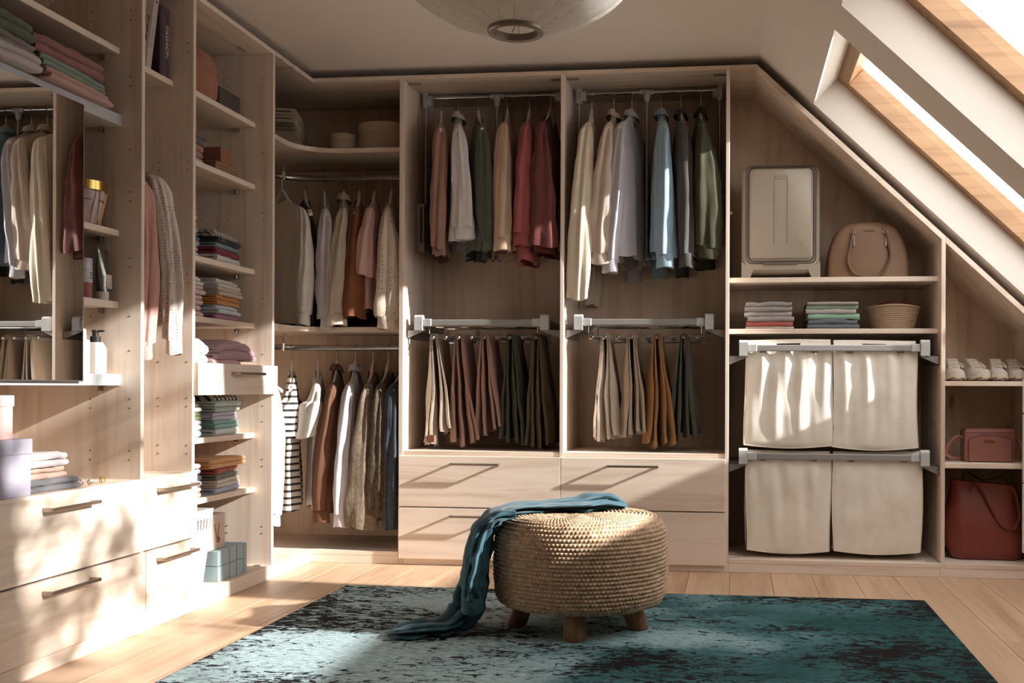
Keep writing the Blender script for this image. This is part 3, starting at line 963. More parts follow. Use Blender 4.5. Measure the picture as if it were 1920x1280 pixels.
garment('cardigan', 'taupe melange cardigan hanging beside the lilac shirt', 'cardigan', G4, -1.825, RY_, Z4, '#665544', 0.72, 0.70, D(12), 0.046, sx=-0.02, rx=0.060, cuff=False, style='melange', col2='#7d6d5b', seed=25.8, flare=1.15, sc=.7)
garment('cardigan', 'dark olive brown cardigan next to the taupe one', 'cardigan', G4, -1.745, RY_, Z4, '#3b3026', 0.66, 0.64, D(8), 0.040, sx=0.0, rx=0.046, cuff=False, style='melange', col2='#5c4d3c', seed=26.2, flare=1.0, sc=.7)
garment('jacket', 'dark blue denim jacket against the wardrobe panel', 'jacket', G4, -1.665, RY_, Z4, '#2c3138', 0.68, 0.70, D(4), 0.036, sx=-0.005, rx=0.038, cuff=False, style='melange', col2='#3b434b', seed=27.4, flare=1.0, sc=.7)

G5 = 'tops in the narrow bay'
garment('blouse', 'pink long-sleeved blouse hanging in the narrow bay', 'blouse', G5, -2.34, 3.585, 1.80, '#c58d80', 0.60, 0.60, D(90), 0.030, sx=0.0, rx=0.026, seed=28.1, flare=1.0, wid=0.20, cuff=True)
garment('blouse', 'white blouse with tiny dark dots in the narrow bay', 'blouse', G5, -2.325, 3.700, 1.82, '#d6c9bc', 0.60, 0.60, D(84), 0.036, sx=0.0, rx=0.034, style='dot', col2='#5c5048', sc=1.0, seed=29.3, flare=1.0, wid=0.20, ydrop=0.05)

# ---- trousers folded over the rack bars
def trousers(label, rx, col, drops, seed, depth=0.21, group='trousers on the pull-out racks', th=0.007, zr=1.098, belt=None):
    """each leg a strip of cloth that hangs down on both sides of the bar; drops = four (x spread, length)"""
    y0 = 5.03
    A = thing('trousers', label, 'trousers', (rx, y0, zr), 0, group)
    m = fabric(col)
    (xa, la), (xb, lb), (xc, lc), (xd, ld) = drops
    for li, (x0, l0, x1, l1, r0) in enumerate(((xb, lb, xc, lc, 0.0078 + th / 2), (xa, la, xd, ld, 0.0078 + th * 1.45))):
        path = []
        for k in range(15):
            t = k / 14
            path.append((lerp(x0, -r0, t ** 0.85) if t < 1 else -r0, -l0 * (1 - t)))
        for k in range(1, 8):
            a = PI - PI * k / 8
            path.append((r0 * math.cos(a), r0 * math.sin(a)))
        for k in range(15):
            t = k / 14
            path.append((lerp(r0, x1, t ** 1.1), -l1 * t))
        nP = len(path)
        K = 9
        rings = []
        for i, (px, pz) in enumerate(path):
            a = path[max(i - 1, 0)]; b = path[min(i + 1, nP - 1)]
            tx, tz = b[0] - a[0], b[1] - a[1]
            ln = math.hypot(tx, tz) or 1
            nx, nz_ = -tz / ln, tx / ln
            down = min(1, max(0, -pz) / 0.25)
            w = 1 + 1.8 * down
            ring = []
            for side in (1, -1):
                for j in range(K + 1):
                    u = j / K if side > 0 else 1 - j / K
                    yy = depth * u
                    hh = th * 0.5 * w * (0.35 + 0.65 * math.sin(PI * min(1, max(0, u * 0.96 + .02))) ** 0.4)
                    rip = down * (0.011 * math.sin(u * 9 + seed + pz * 3 + li) + 0.008 * math.sin(u * 19 + seed * 2 + pz * 6)) + 0.006 * down * nz(u * 4, pz * 9, seed + li)
                    hem = 0.012 * math.sin(u * 7 + seed + li) if (i == 0 or i == nP - 1) else 0
                    ring.append((px + nx * hh * side + rip, yy - 0.01 * down * math.sin(seed), pz + nz_ * hh * side + hem))
            rings.append(ring)
        mk('leg', loft(rings), m, A, True, 1.0)
        for (hx, hl, sgn) in ((x0, l0, -1), (x1, l1, 1)):
            pass
    if belt:
        mk('leather_patch', box(xa + 0.018, xa + 0.052, -0.014, -0.010, -la + 0.008, -la + 0.045, 0.002), plain('patch', belt, 0.6), A)
    return A
trousers('sand beige trousers with a brown leather patch', RODS1[0], '#a8947f', ((-0.042, .52), (-0.008, .53), (0.045, .47), (0.075, .45)), 1.2, belt='#6b3a22')
trousers('longer dusty pink trousers beside the sand beige pair', RODS1[2], '#9b7364', ((-0.032, .50), (0.012, .53), (0.06, .51), (0.085, .49)), 2.6)
trousers('shorter dusty pink trousers beside the dark olive pair', RODS1[4], '#a37a6a', ((-0.032, .46), (0.0, .47), (0.05, .44), (0.085, .42)), 3.4)
trousers('dark olive green trousers between pink and brown pairs', RODS1[6], '#413f31', ((-0.045, .49), (-0.01, .50), (0.035, .50), (0.07, .52)), 4.9)
trousers('brown trousers at the end of the rack', RODS1[8], '#5c4934', ((-0.045, .52), (-0.015, .52), (0.02, .53), (0.06, .52)), 5.1)
trousers('ivory satin trousers with pressed creases', RODS2[1], '#b8a48f', ((-0.045, .49), (-0.02, .50), (0.03, .49), (0.055, .48)), 6.3)
trousers('shiny beige satin trousers beside the ivory pair', RODS2[3], '#a8927a', ((-0.04, .475), (-0.01, .475), (0.028, .46), (0.055, .455)), 7.8)
trousers('mustard yellow trousers hanging between grey-green and beige pairs', RODS2[5], '#9a672a', ((-0.055, .50), (-0.02, .53), (0.03, .51), (0.07, .51)), 8.2)
trousers('grey-green trousers beside the mustard pair', RODS2[7], '#47473a', ((-0.06, .46), (-0.025, .46), (0.02, .47), (0.06, .475)), 9.7)

# ================================================================== FOLDED CLOTHES
def folded_md(w, d, h, seed=0.0, layers=1, plump=0.05, gap=0.12):
    """folded cloth: front fold at +x (rounded), width along y; C-shaped plies so the ends show the folds"""
    plies = 2 if h > 0.030 else 1
    hh = h / plies
    mds = []
    for ply in range(plies):
        R = hh / 2
        r = max(R * 0.16, 0.0008)
        n = 7
        dd = d - (0.006 if ply else 0.0) * (1 + math.sin(seed * 5))
        xf_ = dd - R
        sec = [(0, hh), (dd * 0.3, hh), (dd * 0.6, hh), (dd * 0.85, hh), (xf_, hh)]
        for k in range(1, n):
            a = PI / 2 - PI * k / n
            sec.append((xf_ + R * math.cos(a), R + R * math.sin(a)))
        sec += [(xf_, 0), (dd * 0.85, 0), (dd * 0.6, 0), (dd * 0.3, 0), (0, 0), (0, R - r), (dd * 0.4, R - r), (xf_ - R * .2, R - r),
                (xf_ - R * .2 + r, R), (xf_ - R * .2, R + r), (dd * 0.4, R + r), (0, R + r)]
        NU = 20
        rings = []
        for i in range(NU + 1):
            u = i / NU
            e = min(u, 1 - u)
            endr = min(1.0, (e / 0.03 + 0.25)) ** 0.5
            ring = []
            for (px, pz) in sec:
                zz = hh / 2 + (pz - hh / 2) * lerp(0.80, 1.0, endr) + ply * hh * 0.99
                top = zz / h
                zz += top * plump * h * (math.sin(PI * u) - 0.5) * 1.6
                zz += top * 0.13 * h * nz(px * 9 + seed, u * 5, seed + ply) + 0.02 * h * math.sin(u * 31 + seed * 3 + px * 30)
                xx = px + (0.007 * nz(u * 3.0 + seed, ply * 3.1, seed * 1.3) + 0.0008 * math.sin(u * 23 + seed)) * (1 if px > d * 0.5 else 0) - 0.005 * (1 - endr)
                yy = (u - 0.5) * (w - 0.008 * ply * (1 + math.sin(seed))) + 0.006 * nz(px * 9, pz * 40 + seed, seed + ply)
                ring.append((xx, yy, max(zz, 0.0003)))
            rings.append(ring)
        mds.append(loft(rings))
    return join(*mds)

def folded(label, loc, w, d, h, col, rot=0.0, name='folded_shirt', cat='folded clothes', group=None, style='plain', col2='#222222', seed=1.0, sc=1.0, plump=0.15, gap=0.12):
    """origin = back bottom centre; front fold faces local +x"""
    o = mk(name, folded_md(w, d, h, seed, plump=plump, gap=gap), fabric(col, style, col2, sc), None, True, 0.9)
    o.location = loc
    o.rotation_euler = (0, 0, rot)
    tag(o, label, cat, group)
    return o

def stack(items, x, y, z0, w, d, rot, group, jitter=0.006, seed=0):
    """items bottom to top: (label, colour, thickness[, options])"""
    rnd = random.Random(seed)
    z = z0
    for i, it in enumerate(items):
        label, col, h = it[:3]
        op = it[3] if len(it) > 3 else {}
        dd = d + op.get('dd', 0) + rnd.uniform(-jitter, jitter)
        folded(label, (x + rnd.uniform(-jitter, jitter) * .5 + op.get('dx', 0), y + rnd.uniform(-jitter, jitter) + op.get('dy', 0), z), w + op.get('dw', 0) + rnd.uniform(-jitter, jitter), dd, h, col,
               rot + rnd.uniform(-0.02, 0.02) + op.get('rot', 0), op.get('name', 'folded_shirt'), 'folded clothes', group, op.get('style', 'plain'), op.get('col2', '#222222'), seed * 3.1 + i * 1.7, op.get('sc', 1.0), op.get('plump', 0.04))
        z += h * 0.985
    return z

XB = -2.46     # back of the stacks on the left column; fold faces the room
D2 = 0.30
# shelf at 1.379: tall near stack and patterned far stack
stack([('pale blue-white folded shirt at the bottom of the eight-high stack', '#b9bcc0', .022), ('beige folded shirt second from bottom of the eight-high stack', '#b2a391', .020),
       ('light grey-blue folded shirt third from bottom of the eight-high stack', '#9aa3ab', .024), ('denim blue folded shirt in the eight-high stack', '#54657a', .032),
       ('pale slate folded shirt above the denim blue one', '#98a0a8', .026), ('warm grey folded shirt above the pale slate one', '#a7a099', .026),
       ('cream folded shirt second from top of the eight-high stack', '#b5a797', .026), ('grey folded shirt on top of the eight-high stack', '#8b878a', .036)],
      XB, 3.955, 1.379, 0.20, D2 + .005, 0, 'eight folded shirts in a stack', seed=1)
stack([('white folded top at the bottom under the burgundy one', '#c9c3bf', .030), ('burgundy red folded top between white and blue-grey', '#7e2438', .030),
       ('blue-grey folded top between burgundy and black', '#76808c', .022), ('black folded top under the patterned scarf', '#232427', .022),
       ('grey and white patterned folded scarf above the black top', '#b5a8a0', .030, {'style': 'stripe_x', 'col2': '#6a5f58', 'sc': 2.0})],
      XB, 4.265, 1.379, 0.27, D2 + .01, D(6), 'folded tops under the patterned scarf', seed=2)
# shelf at 1.137
stack([('big blush pink folded jumper at the bottom of its stack', '#cfaaa2', .050), ('rose pink folded jumper second from bottom', '#cba6a4', .042),
       ('light pink folded jumper second from top', '#d0adaa', .038), ('white folded top on the pink jumpers', '#cfcac6', .034)],
      XB, 3.975, 1.137, 0.20, D2 + .02, 0, 'pink folded jumpers', seed=3)
stack([('mauve pink folded top under the pale blue one', '#a36a80', .026), ('pale blue-white folded shirt under the mustard sweater', '#b8c0c8', .038),
       ('mustard yellow folded sweater', '#b9781f', .040), ('taupe and cream folded top above the mustard sweater', '#b9a394', .034),
       ('white folded top above the taupe and cream top', '#c4bfba', .036)],
      XB, 4.27, 1.137, 0.27, D2 + .015, D(7), 'folded clothes with the mustard sweater', seed=4)
# on the column drawer
stack([('blush pink folded top under the mauve knit', '#cf9f9a', .030, {'dw': -.1, 'dy': -.06})], XB + .04, 4.16, 0.936, 0.34, D2 + .06, 0, 'knits on the column drawer', seed=5)
folded('big mauve pink ribbed knit folded on the drawer', (XB + .04, 4.19, 0.963), 0.40, D2 + .06, .070, '#b38d92', D(4), 'folded_knit', 'folded clothes', 'knits on the column drawer', 'knit', '#222222', 5.5, 1.2, .35)
folded('mint white folded shirt beside the mauve knit', (XB + .04, 3.895, 0.936), 0.13, D2 + .06, .095, '#b3c2bf', 0, 'folded_shirt', 'folded clothes', 'knits on the column drawer', 'plain', '#222222', 5.9)
# shelf at 0.650
stack([('mint green folded top at the bottom beside the teal one', '#8dbba5', .030), ('white folded top above the mint green one', '#cfcac4', .022),
       ('lilac white folded top under the olive jumper', '#c3b9c0', .018), ('olive green folded jumper', '#5e6b3a', .034), ('oatmeal folded jumper on the olive one', '#b7a99c', .038)],
      XB, 3.955, 0.650, 0.20, D2 + .02, 0, 'folded tops with the olive jumper', seed=6)
stack([('white folded top under the teal one', '#d2d4d2', .030), ('teal mint folded top above white', '#7fb0a6', .036), ('lavender folded shirt above the teal top', '#b4b2c6', .034),
       ('sage grey folded top above the lavender shirt', '#9aaba0', .024), ('pale mint folded top under the striped one', '#b3cdc8', .024),
       ('black and white striped folded top', '#c9c4c0', .034, {'style': 'stripe_x', 'col2': '#26262a', 'sc': 1.6})],
      XB, 4.265, 0.650, 0.27, D2 + .015, D(6), 'folded tops under the striped one', seed=7)
# shelf at 0.407
stack([('salmon pink folded top under the grey one', '#c08679', .044), ('pale grey folded top under the aubergine one', '#9fa3a6', .026), ('dark aubergine folded top', '#3c2b33', .024),
       ('pale blue folded shirt above the aubergine top', '#a3a9b8', .024), ('light rose grey folded shirt above the pale blue one', '#b39e9a', .022)],
      XB, 3.965, 0.407, 0.20, D2 + .02, 0, 'folded tops with the aubergine one', seed=8)
stack([('pale blue folded shirt at the bottom under cream trousers', '#a9aec4', .026), ('cream folded trousers above the pale blue shirt', '#c9bfb0', .032), ('grey-green folded trousers under the brick red top', '#6f7060', .026),
       ('brick red folded top under the peach trousers', '#a34a3e', .026), ('peach orange folded trousers', '#d49a5e', .040, {'dw': .05, 'rot': -.10, 'dd': .01})],
      XB, 4.27, 0.407, 0.28, D2 + .015, D(8), 'folded clothes under the peach trousers', seed=9)
# shelf at 1.758
stack([('white folded cloth under the salmon towels', '#b5aaa5', .018), ('rose folded towel under the salmon one', '#9c7266', .028), ('salmon folded towel under the grey blanket', '#a97564', .028), ('dark grey folded blanket on the salmon towels', '#665c58', .048, {'dw': .06})],
      XB + .01, 3.97, 1.758, 0.17, D2 + .01, D(3), 'folded towels and blanket', seed=10)

# linens above the mirror
XBL = -2.44
stack([('blush pink folded linen under the mint one', '#b58d85', .042, {'dd': .02}), ('mint green folded linen between two pinks', '#78897a', .040), ('dusty rose folded linen on the mint one', '#8f6059', .058, {'rot': -.05})],
      XBL, 3.160, 1.800, 0.36, 0.335, D(3), 'folded linens above the mirror', seed=11)
stack([('white folded linen under the mauve grey one', '#b6abaa', .048, {'dd': .02}), ('mauve grey folded linen under the sage one', '#857775', .042), ('sage green folded linen on top', '#5e6553', .062)],
      XBL, 2.80, 1.800, 0.33, 0.345, D(2), 'folded linens above the mirror', seed=12)
# on the chest
stack([('dark grey folded jumper on the chest under the peach one', '#6e6b6e', .036, {'dd': .03, 'dw': .04}), ('peach folded jumper on the chest between two greys', '#c09a86', .036), ('light grey folded jumper on the chest on top', '#b3a8a4', .044, {'dw': .01})],
      -2.40, 3.02, 0.534, 0.24, 0.30, 0, 'folded jumpers on the chest', seed=13)
# sloped bay, second shelf: folds face the room (-y)
R90 = D(-90)
stack([('pale beige folded top under the coral one', '#b3a294', .014), ('coral red folded top in the grey stack', '#a8514a', .024), ('mid grey folded top above the coral one', '#928a86', .024),
       ('light grey folded top under the dark grey one', '#a79f9b', .024), ('grey marl folded jumper on top of the coral and grey stack', '#8d8580', .044)],
      0.165, 5.36, 1.137, 0.222, 0.295, R90, 'grey folded stack with coral', seed=14)
stack([('dark blue ribbed folded knit at the bottom', '#4a4e56', .046, {'style': 'stripe', 'col2': '#7d8188', 'sc': 4.0, 'dw': .01}), ('mint green folded top above the dark blue knit', '#84ad93', .028),
       ('white folded top between two mint tops', '#b3a8a3', .024), ('light mint folded top under the stone grey one', '#97b59e', .018), ('stone grey folded top on the mint stack', '#9c9488', .014)],
      0.460, 5.36, 1.137, 0.235, 0.295, R90, 'mint and blue folded stack', seed=15)
# fluffy blanket in the corner wardrobe
folded('taupe fluffy blanket folded on the corner shelf', (-2.40, 4.90, 2.080), 0.62, 0.30, .085, '#8d7a66', D(18), 'folded_blanket', 'blanket', 'blankets on the corner shelf', 'melange', '#8c7a66', 31.0, 1.0, .25)
folded('dark brown fluffy blanket under the taupe one', (-2.40, 4.90, 2.034), 0.62, 0.30, .050, '#75624f', D(18), 'folded_blanket', 'blanket', 'blankets on the corner shelf', 'melange', '#6b5a48', 33.0, 1.0, .2)

# ================================================================== BOXES, BOTTLES, BOOKS
def card_box(name, label, x0, x1, y0, y1, z0, z1, mat, lid=0.04, group=None, over=0.003, ribs=0, rib_mat=None):
    loc = ((x0 + x1) / 2, (y0 + y1) / 2, z0)
    A = thing(name, label, 'box', loc, 0, group)
    w, d, h = (x1 - x0) / 2, (y1 - y0) / 2, z1 - z0
    mk('base', box(-w, w, -d, d, 0, h - 0.002, 0.002), mat, A)
    if lid:
        mk('lid', box(-w - over, w + over, -d - over, d + over, h - lid, h, 0.003, 2), mat, A)
    for k in range(ribs):
        yy = -d + (k + 0.5) * 2 * d / ribs
        mk('rib', box(w, w + 0.0015, yy - 0.004, yy + 0.004, 0.003, h - 0.004, 0), rib_mat or mat, A)
    return A
P = lambda c, r=0.7, b=0.1: plain('card_' + c[1:], c, r, 0, 0.03, 60.0, b)
card_box('storage_box', 'lavender grey lidded box on the chest under the pink box', -2.34, -2.060, 2.60, 2.897, 0.534, 0.702, P('#a09aa6'), 0.045)
card_box('storage_box', 'blush pink lidded box on top of the lavender grey box', -2.33, -2.075, 2.605, 2.838, 0.702, 0.830, P('#cfae a6'.replace(' ', '')), 0.033)
card_box('keepsake_box', 'tan wooden box on the upper shelf under a smaller brown box', -2.36, -2.145, 4.172, 4.362, 1.758, 1.797, P('#8c6c4b'), 0.014)
card_box('keepsake_box', 'small reddish brown box on the tan wooden box', -2.34, -2.150, 4.226, 4.322, 1.797, 1.868, P('#8a5d48'), 0.0)
card_box('fabric_box', 'dark grey fabric box beside the terracotta hat box', -2.46, -2.195, 4.300, 4.490, 2.034, 2.145, P('#5a4d47', 0.9), 0.0)
BLUE = fabric('#8fa9b0', 'stripe', '#a9c0c6', 5.0)
GOLD = plain('gold', '#b88a4a', 0.3, 1.0, 0.03, 60.0)
for z0, lb in ((0.061, 'lower of two light blue ribbed boxes on the column floor'), (0.125, 'upper of two light blue ribbed boxes, under the speckled box')):
    card_box('ribbed_box', lb, -2.40, -2.078, 4.075, 4.330, z0, z0 + 0.064, BLUE, 0.0, 'light blue ribbed boxes', 0.003, 4, plain('tan_thread', '#9c8f78', 0.7))
A = card_box('speckled_box', 'blush speckled box with gold pendant on the light blue boxes', -2.36, -2.105, 4.035, 4.185, 0.189, 0.335, fabric('#cdb4a6', 'dot', '#8c7a6c', 0.9), 0.0)
pend = mk('pendant_chain', off(tube(catmull([(0.1285, -0.028, 0.105), (0.1295, -0.014, 0.07), (0.130, 0.0, 0.048), (0.1295, 0.008, 0.075), (0.1285, 0.014, 0.108)], 14), 0.0015, 6), (0, 0.01, 0)), GOLD, A, True)
mk('pendant_drop', off(lathe([(0.001, -0.012), (0.007, -0.006), (0.007, 0.004), (0.001, 0.010)], 12), (0.132, 0.010, 0.040)), GOLD, pend, True)

# white slotted basket
loc = (-2.235, 3.945, 0.061)
A = thing('laundry_basket', 'white slotted plastic basket beside the light blue boxes', 'basket', loc)
M_WP = plain('white_plastic', '#d9d4ce', 0.5, 0, 0.02)
def taper(z): return lerp(0.78, 1.0, z / 0.30)
hw, hd = 0.150, 0.102
def wall_pts(z, k=1.0): return [(sx * hw * taper(z) * k, sy * hd * taper(z) * k, z) for sx, sy in ((-1, -1), (1, -1), (1, 1), (-1, 1))]
mk('shell', loft([wall_pts(0.0), wall_pts(0.225), wall_pts(0.225, .97), wall_pts(0.004, .97)], False, False), M_WP, A)
mk('base', box(-hw * .78, hw * .78, -hd * .78, hd * .78, 0, 0.005, 0), M_WP, A)
mk('rim', loft([wall_pts(0.268), wall_pts(0.305), wall_pts(0.305, .96), wall_pts(0.268, .96)], False, False), M_WP, A)
for side in range(2):
    for k in range(9):
        u = -1 + 2 * k / 8
        a = Vector((hw * taper(.225) * .985 if side == 0 else u * hw * taper(.225) * .97, u * hd * taper(.225) * .97 if side == 0 else -hd * taper(.225) * .985, 0.222))
        b = Vector((hw * taper(.27) * .985 if side == 0 else u * hw * taper(.27) * .97, u * hd * taper(.27) * .97 if side == 0 else -hd * taper(.27) * .985, 0.272))
        mk('slat', tube([a, b], 0.005, 6), M_WP, A)

# terracotta hat box, quilted cushion
loc = (-2.272, 4.135, 2.034)
A = thing('hat_box', 'terracotta round hat box with domed lid', 'box', loc)
TC = fabric('#a56c50')
mk('base', lathe([(0.005, 0), (0.118, 0.0), (0.135, 0.03), (0.137, 0.09), (0.132, 0.12)], 36, True, False), TC, A, True)
mk('lid', lathe([(0.134, 0.118), (0.137, 0.125), (0.128, 0.165), (0.105, 0.200), (0.06, 0.222), (0.004, 0.230)], 36, False, True), TC, A, True)
rings = []
for i in range(25):
    th = PI * i / 24
    rings.append([(0.165 * math.sin(th) ** 0.8 * math.cos(a) * 1.0, 0.215 * -math.cos(th), 0.095 + 0.095 * math.sin(th) ** 0.8 * math.sin(a)) for a in [2 * PI * k / 36 for k in range(36)]])
q = mk('quilted_cushion', loft(rings), fabric('#a3845f', 'check', '#6e5238', 1.2), None, True)
q.location = (-2.30, 3.02, 2.034)
tag(q, 'beige quilted cushion with stitched squares on the top shelf', 'cushion')

# wire basket with pink cloth
loc = (-2.205, 3.352, 1.400)
A = thing('wire_basket', 'gold wire basket filled with blush cloth', 'basket', loc)
H, R0, R1 = 0.148, 0.056, 0.080
mk('rim', lathe([(R1 - .003, H - 0.030), (R1 + .001, H - 0.030), (R1 + .001, H), (R1 - .003, H), (R1 - .003, H - 0.030)], 40, False, False), plain('brass', '#b99a55', 0.25, 1.0, 0.03), A, True)
BR = plain('brass_wire', '#8f6f44', 0.35, 1.0, 0.03)
for k in range(12):
    a0 = 2 * PI * k / 12
    a1 = a0 + (0.16 if k % 2 else -0.16)
    mk('wire', tube([(R0 * math.cos(a0), R0 * math.sin(a0), 0.001), (R1 * math.cos(a1), R1 * math.sin(a1), H - 0.03)], 0.0016, 6), BR, A, True)
for zz in (0.002, 0.085):
    rr_ = lerp(R0, R1, zz / H)
    mk('hoop', tube([(rr_ * math.cos(2 * PI * k / 36), rr_ * math.sin(2 * PI * k / 36), zz) for k in range(36)], 0.0016, 6, True), BR, A, True)
rings = []
for i, (r_, z_) in enumerate(((0.008, 0.004), (0.048, 0.006), (0.060, 0.04), (0.066, 0.075), (0.072, 0.105), (0.070, 0.122), (0.045, 0.130), (0.006, 0.126))):
    rings.append([(r_ * (1 + 0.06 * math.sin(5 * a + i) + 0.05 * math.sin(3 * a - i)) * math.cos(a), r_ * (1 + 0.06 * math.sin(5 * a + i)) * math.sin(a), z_ + 0.004 * math.sin(4 * a + i)) for a in [2 * PI * k / 40 for k in range(40)]])
c = mk('crumpled_cloth', loft(rings), fabric('#cbb0ab'), None, True, 1.0)
c.location = loc
tag(c, 'blush pink cloth stuffed inside the gold wire basket', 'cloth')

# bottles
def bottle(name, label, loc, parts, group=None):
    A = thing(name, label, 'bottle', loc, 0, group)
    for pn, prof, mat in parts:
        mk(pn, lathe(prof, 28), mat, A, True, 0.6)
    return A
WB = plain('white_bottle', '#d8d0c8', 0.35, 0, 0.01)
BLK = plain('black_plastic', '#1b1a19', 0.35)
def text_md(txt, size, extrude=0.0004, bold=False):
    cu = bpy.data.curves.new('lettering', 'FONT')
    cu.body = txt
    cu.size = size
    cu.extrude = extrude
    cu.align_x = 'CENTER'
    cu.align_y = 'CENTER'
    ob = bpy.data.objects.new('lettering', cu)
    COL.objects.link(ob)
    dg = bpy.context.evaluated_depsgraph_get()
    me = bpy.data.meshes.new_from_object(ob.evaluated_get(dg))
    md = ([tuple(v.co) for v in me.vertices], [tuple(p.vertices) for p in me.polygons])
    bpy.data.objects.remove(ob)
    bpy.data.curves.remove(cu)
    bpy.data.meshes.remove(me)
    return md
# plane whose normal is +x, text reading along +y
TO_X = Matrix(((0, 0, 1, 0), (1, 0, 0, 0), (0, 1, 0, 0), (0, 0, 0, 1)))
GREY_INK = plain('grey_ink', '#8c8580', 0.8)
DARK_INK = plain('dark_ink', '#2b2422', 0.8)
def print_lines(parent, x, y, z, widths, dz=0.006, th=0.0011, mat=None):
    """lines of fine print too small to read, on a face towards +x"""
    for k, w in enumerate(widths):
        mk('print_line', box(x, x + 0.0004, y - w / 2, y + w / 2, z - k * dz - th, z - k * dz, 0), mat or GREY_INK, parent)
A = bottle('lotion_bottle', 'white round lotion bottle with white cap beside the pump bottle', (-2.185, 3.315, 0.899),
       [('body', [(0.001, 0), (0.030, 0.0), (0.033, 0.004), (0.033, 0.108), (0.030, 0.113), (0.021, 0.114)], WB),
        ('cap', [(0.021, 0.114), (0.022, 0.116), (0.021, 0.148), (0.017, 0.151), (0.001, 0.151)], plain('white_cap', '#dcd6d0', 0.3, 0, 0.01))])
print_lines(A, 0.0332, 0.004, 0.072, (0.022, 0.02, 0.016, 0.02, 0.012))
loc = (-2.175, 3.392, 0.899)
A = thing('pump_bottle', 'white pump bottle with sloping shoulder and black pump', 'bottle', loc)
prof = [(-0.030, 0.003), (0.033, 0.003), (0.035, 0.006), (0.035, 0.084), (0.033, 0.089), (0.012, 0.108), (-0.016, 0.108), (-0.030, 0.104)]
mk('body', prism(prof, -0.018, 0.018, 'x'), WB, A)
mk('base', box(-0.017, 0.017, -0.029, 0.032, 0, 0.004, 0), WB, A)
mk('collar', off(lathe([(0.017, 0.106), (0.017, 0.128)], 20), (0, -0.002, 0)), BLK, A)
mk('pump_head', off(join(lathe([(0.010, 0.128), (0.010, 0.142), (0.012, 0.146), (0.012, 0.150)], 18), box(0.0, 0.032, -0.005, 0.005, 0.143, 0.150, 0.002)), (0, -0.002, 0)), BLK, A)
print_lines(A, 0.0182, 0.006, 0.070, (0.026, 0.036, 0.030, 0.018, 0.026), 0.006)
A = bottle('toner_bottle', 'pink tinted toner bottle with lilac cap and grey label', (-2.180, 3.330, 1.151),
       [('body', [(0.001, 0), (0.026, 0), (0.027, 0.003), (0.027, 0.100)], plain('pink_glass', '#9c5f58', 0.08, 0, 0.03, 20, 0, 0.6)),
        ('label', [(0.0272, 0.055), (0.0275, 0.055), (0.0275, 0.098), (0.0272, 0.098)], plain('grey_label', '#b6b4b6', 0.6)),
        ('cap', [(0.0275, 0.100), (0.0275, 0.134), (0.026, 0.137), (0.001, 0.137)], plain('lilac_cap', '#b7aeb8', 0.3))])
print_lines(A, 0.0277, 0.0, 0.088, (0.014, 0.012, 0.016), 0.008, 0.003, DARK_INK)
loc = (-2.165, 3.412, 1.151)
A = thing('cream_tube', 'crimped silver cream tube standing on its white cap', 'tube', loc)
rings = []
for i, (t, wx, wy) in enumerate(((0.030, 0.021, 0.021), (0.034, 0.022, 0.022), (0.08, 0.020, 0.024), (0.12, 0.015, 0.026), (0.155, 0.008, 0.028), (0.172, 0.003, 0.029), (0.176, 0.002, 0.029))):
    rings.append([(wx * (1 + .12 * math.sin(4 * a + i * 1.3)) * math.cos(a), wy * math.sin(a) + 0.004 * math.sin(i * 1.6), t) for a in [2 * PI * k / 24 for k in range(24)]])
mk('body', loft(rings), plain('foil', '#8b8a86', 0.28, 0.9, 0.2, 60.0, 0.3), A, True, 1.0)
mk('cap', lathe([(0.001, 0), (0.019, 0), (0.021, 0.003), (0.022, 0.030), (0.001, 0.031)], 24), WB, A, True, 0.6)
lab = mk('label', box(0.0195, 0.0225, -0.008, 0.022, 0.040, 0.090, 0.001), plain('cream_label', '#cfc3b2', 0.7), A)
print_lines(lab, 0.0225, 0.007, 0.075, (0.02, 0.016, 0.012), 0.012, 0.0012)
for k in range(4):
    mk('print_mark', box(0.0225, 0.0229, -0.006 + k * 0.007, -0.002 + k * 0.007, 0.0345, 0.041, 0), DARK_INK, lab)
card_box('small_carton', 'small green carton behind the toner bottle', -2.32, -2.285, 3.36, 3.415, 1.151, 1.305, plain('green_card', '#1c5237', 0.6), 0.0)
A = bottle('white_bottle', 'slim white bottle beside the mirror and the pink toner', (-2.150, 3.252, 1.151),
       [('body', [(0.001, 0), (0.017, 0), (0.018, 0.003), (0.018, 0.10), (0.010, 0.115), (0.010, 0.130), (0.001, 0.131)], WB)])

# round boxes on the corner shelf
CRM = plain('cream_card', '#b7a791', 0.75, 0, 0.02, 40, 0.1)
for nm, lb, cx, cy, r_, h_, l_ in (('round_box', 'small cream round box with lid on the corner shelf', -1.985, 5.185, 0.076, 0.100, 0.034), ('round_box', 'large cream round box with lid on the corner shelf', -1.775, 5.235, 0.140, 0.150, 0.046)):
    A = thing(nm, lb, 'box', (cx, cy, 2.034))
    mk('base', lathe([(0.001, 0), (r_ - 0.004, 0), (r_ - 0.004, h_ - 0.004)], 48), CRM, A, True, 0.6)
    mk('lid', lathe([(r_ - 0.003, h_ - l_), (r_, h_ - l_), (r_, h_ - 0.003), (r_ - 0.003, h_), (0.001, h_)], 48, False), CRM, A, True, 0.6)

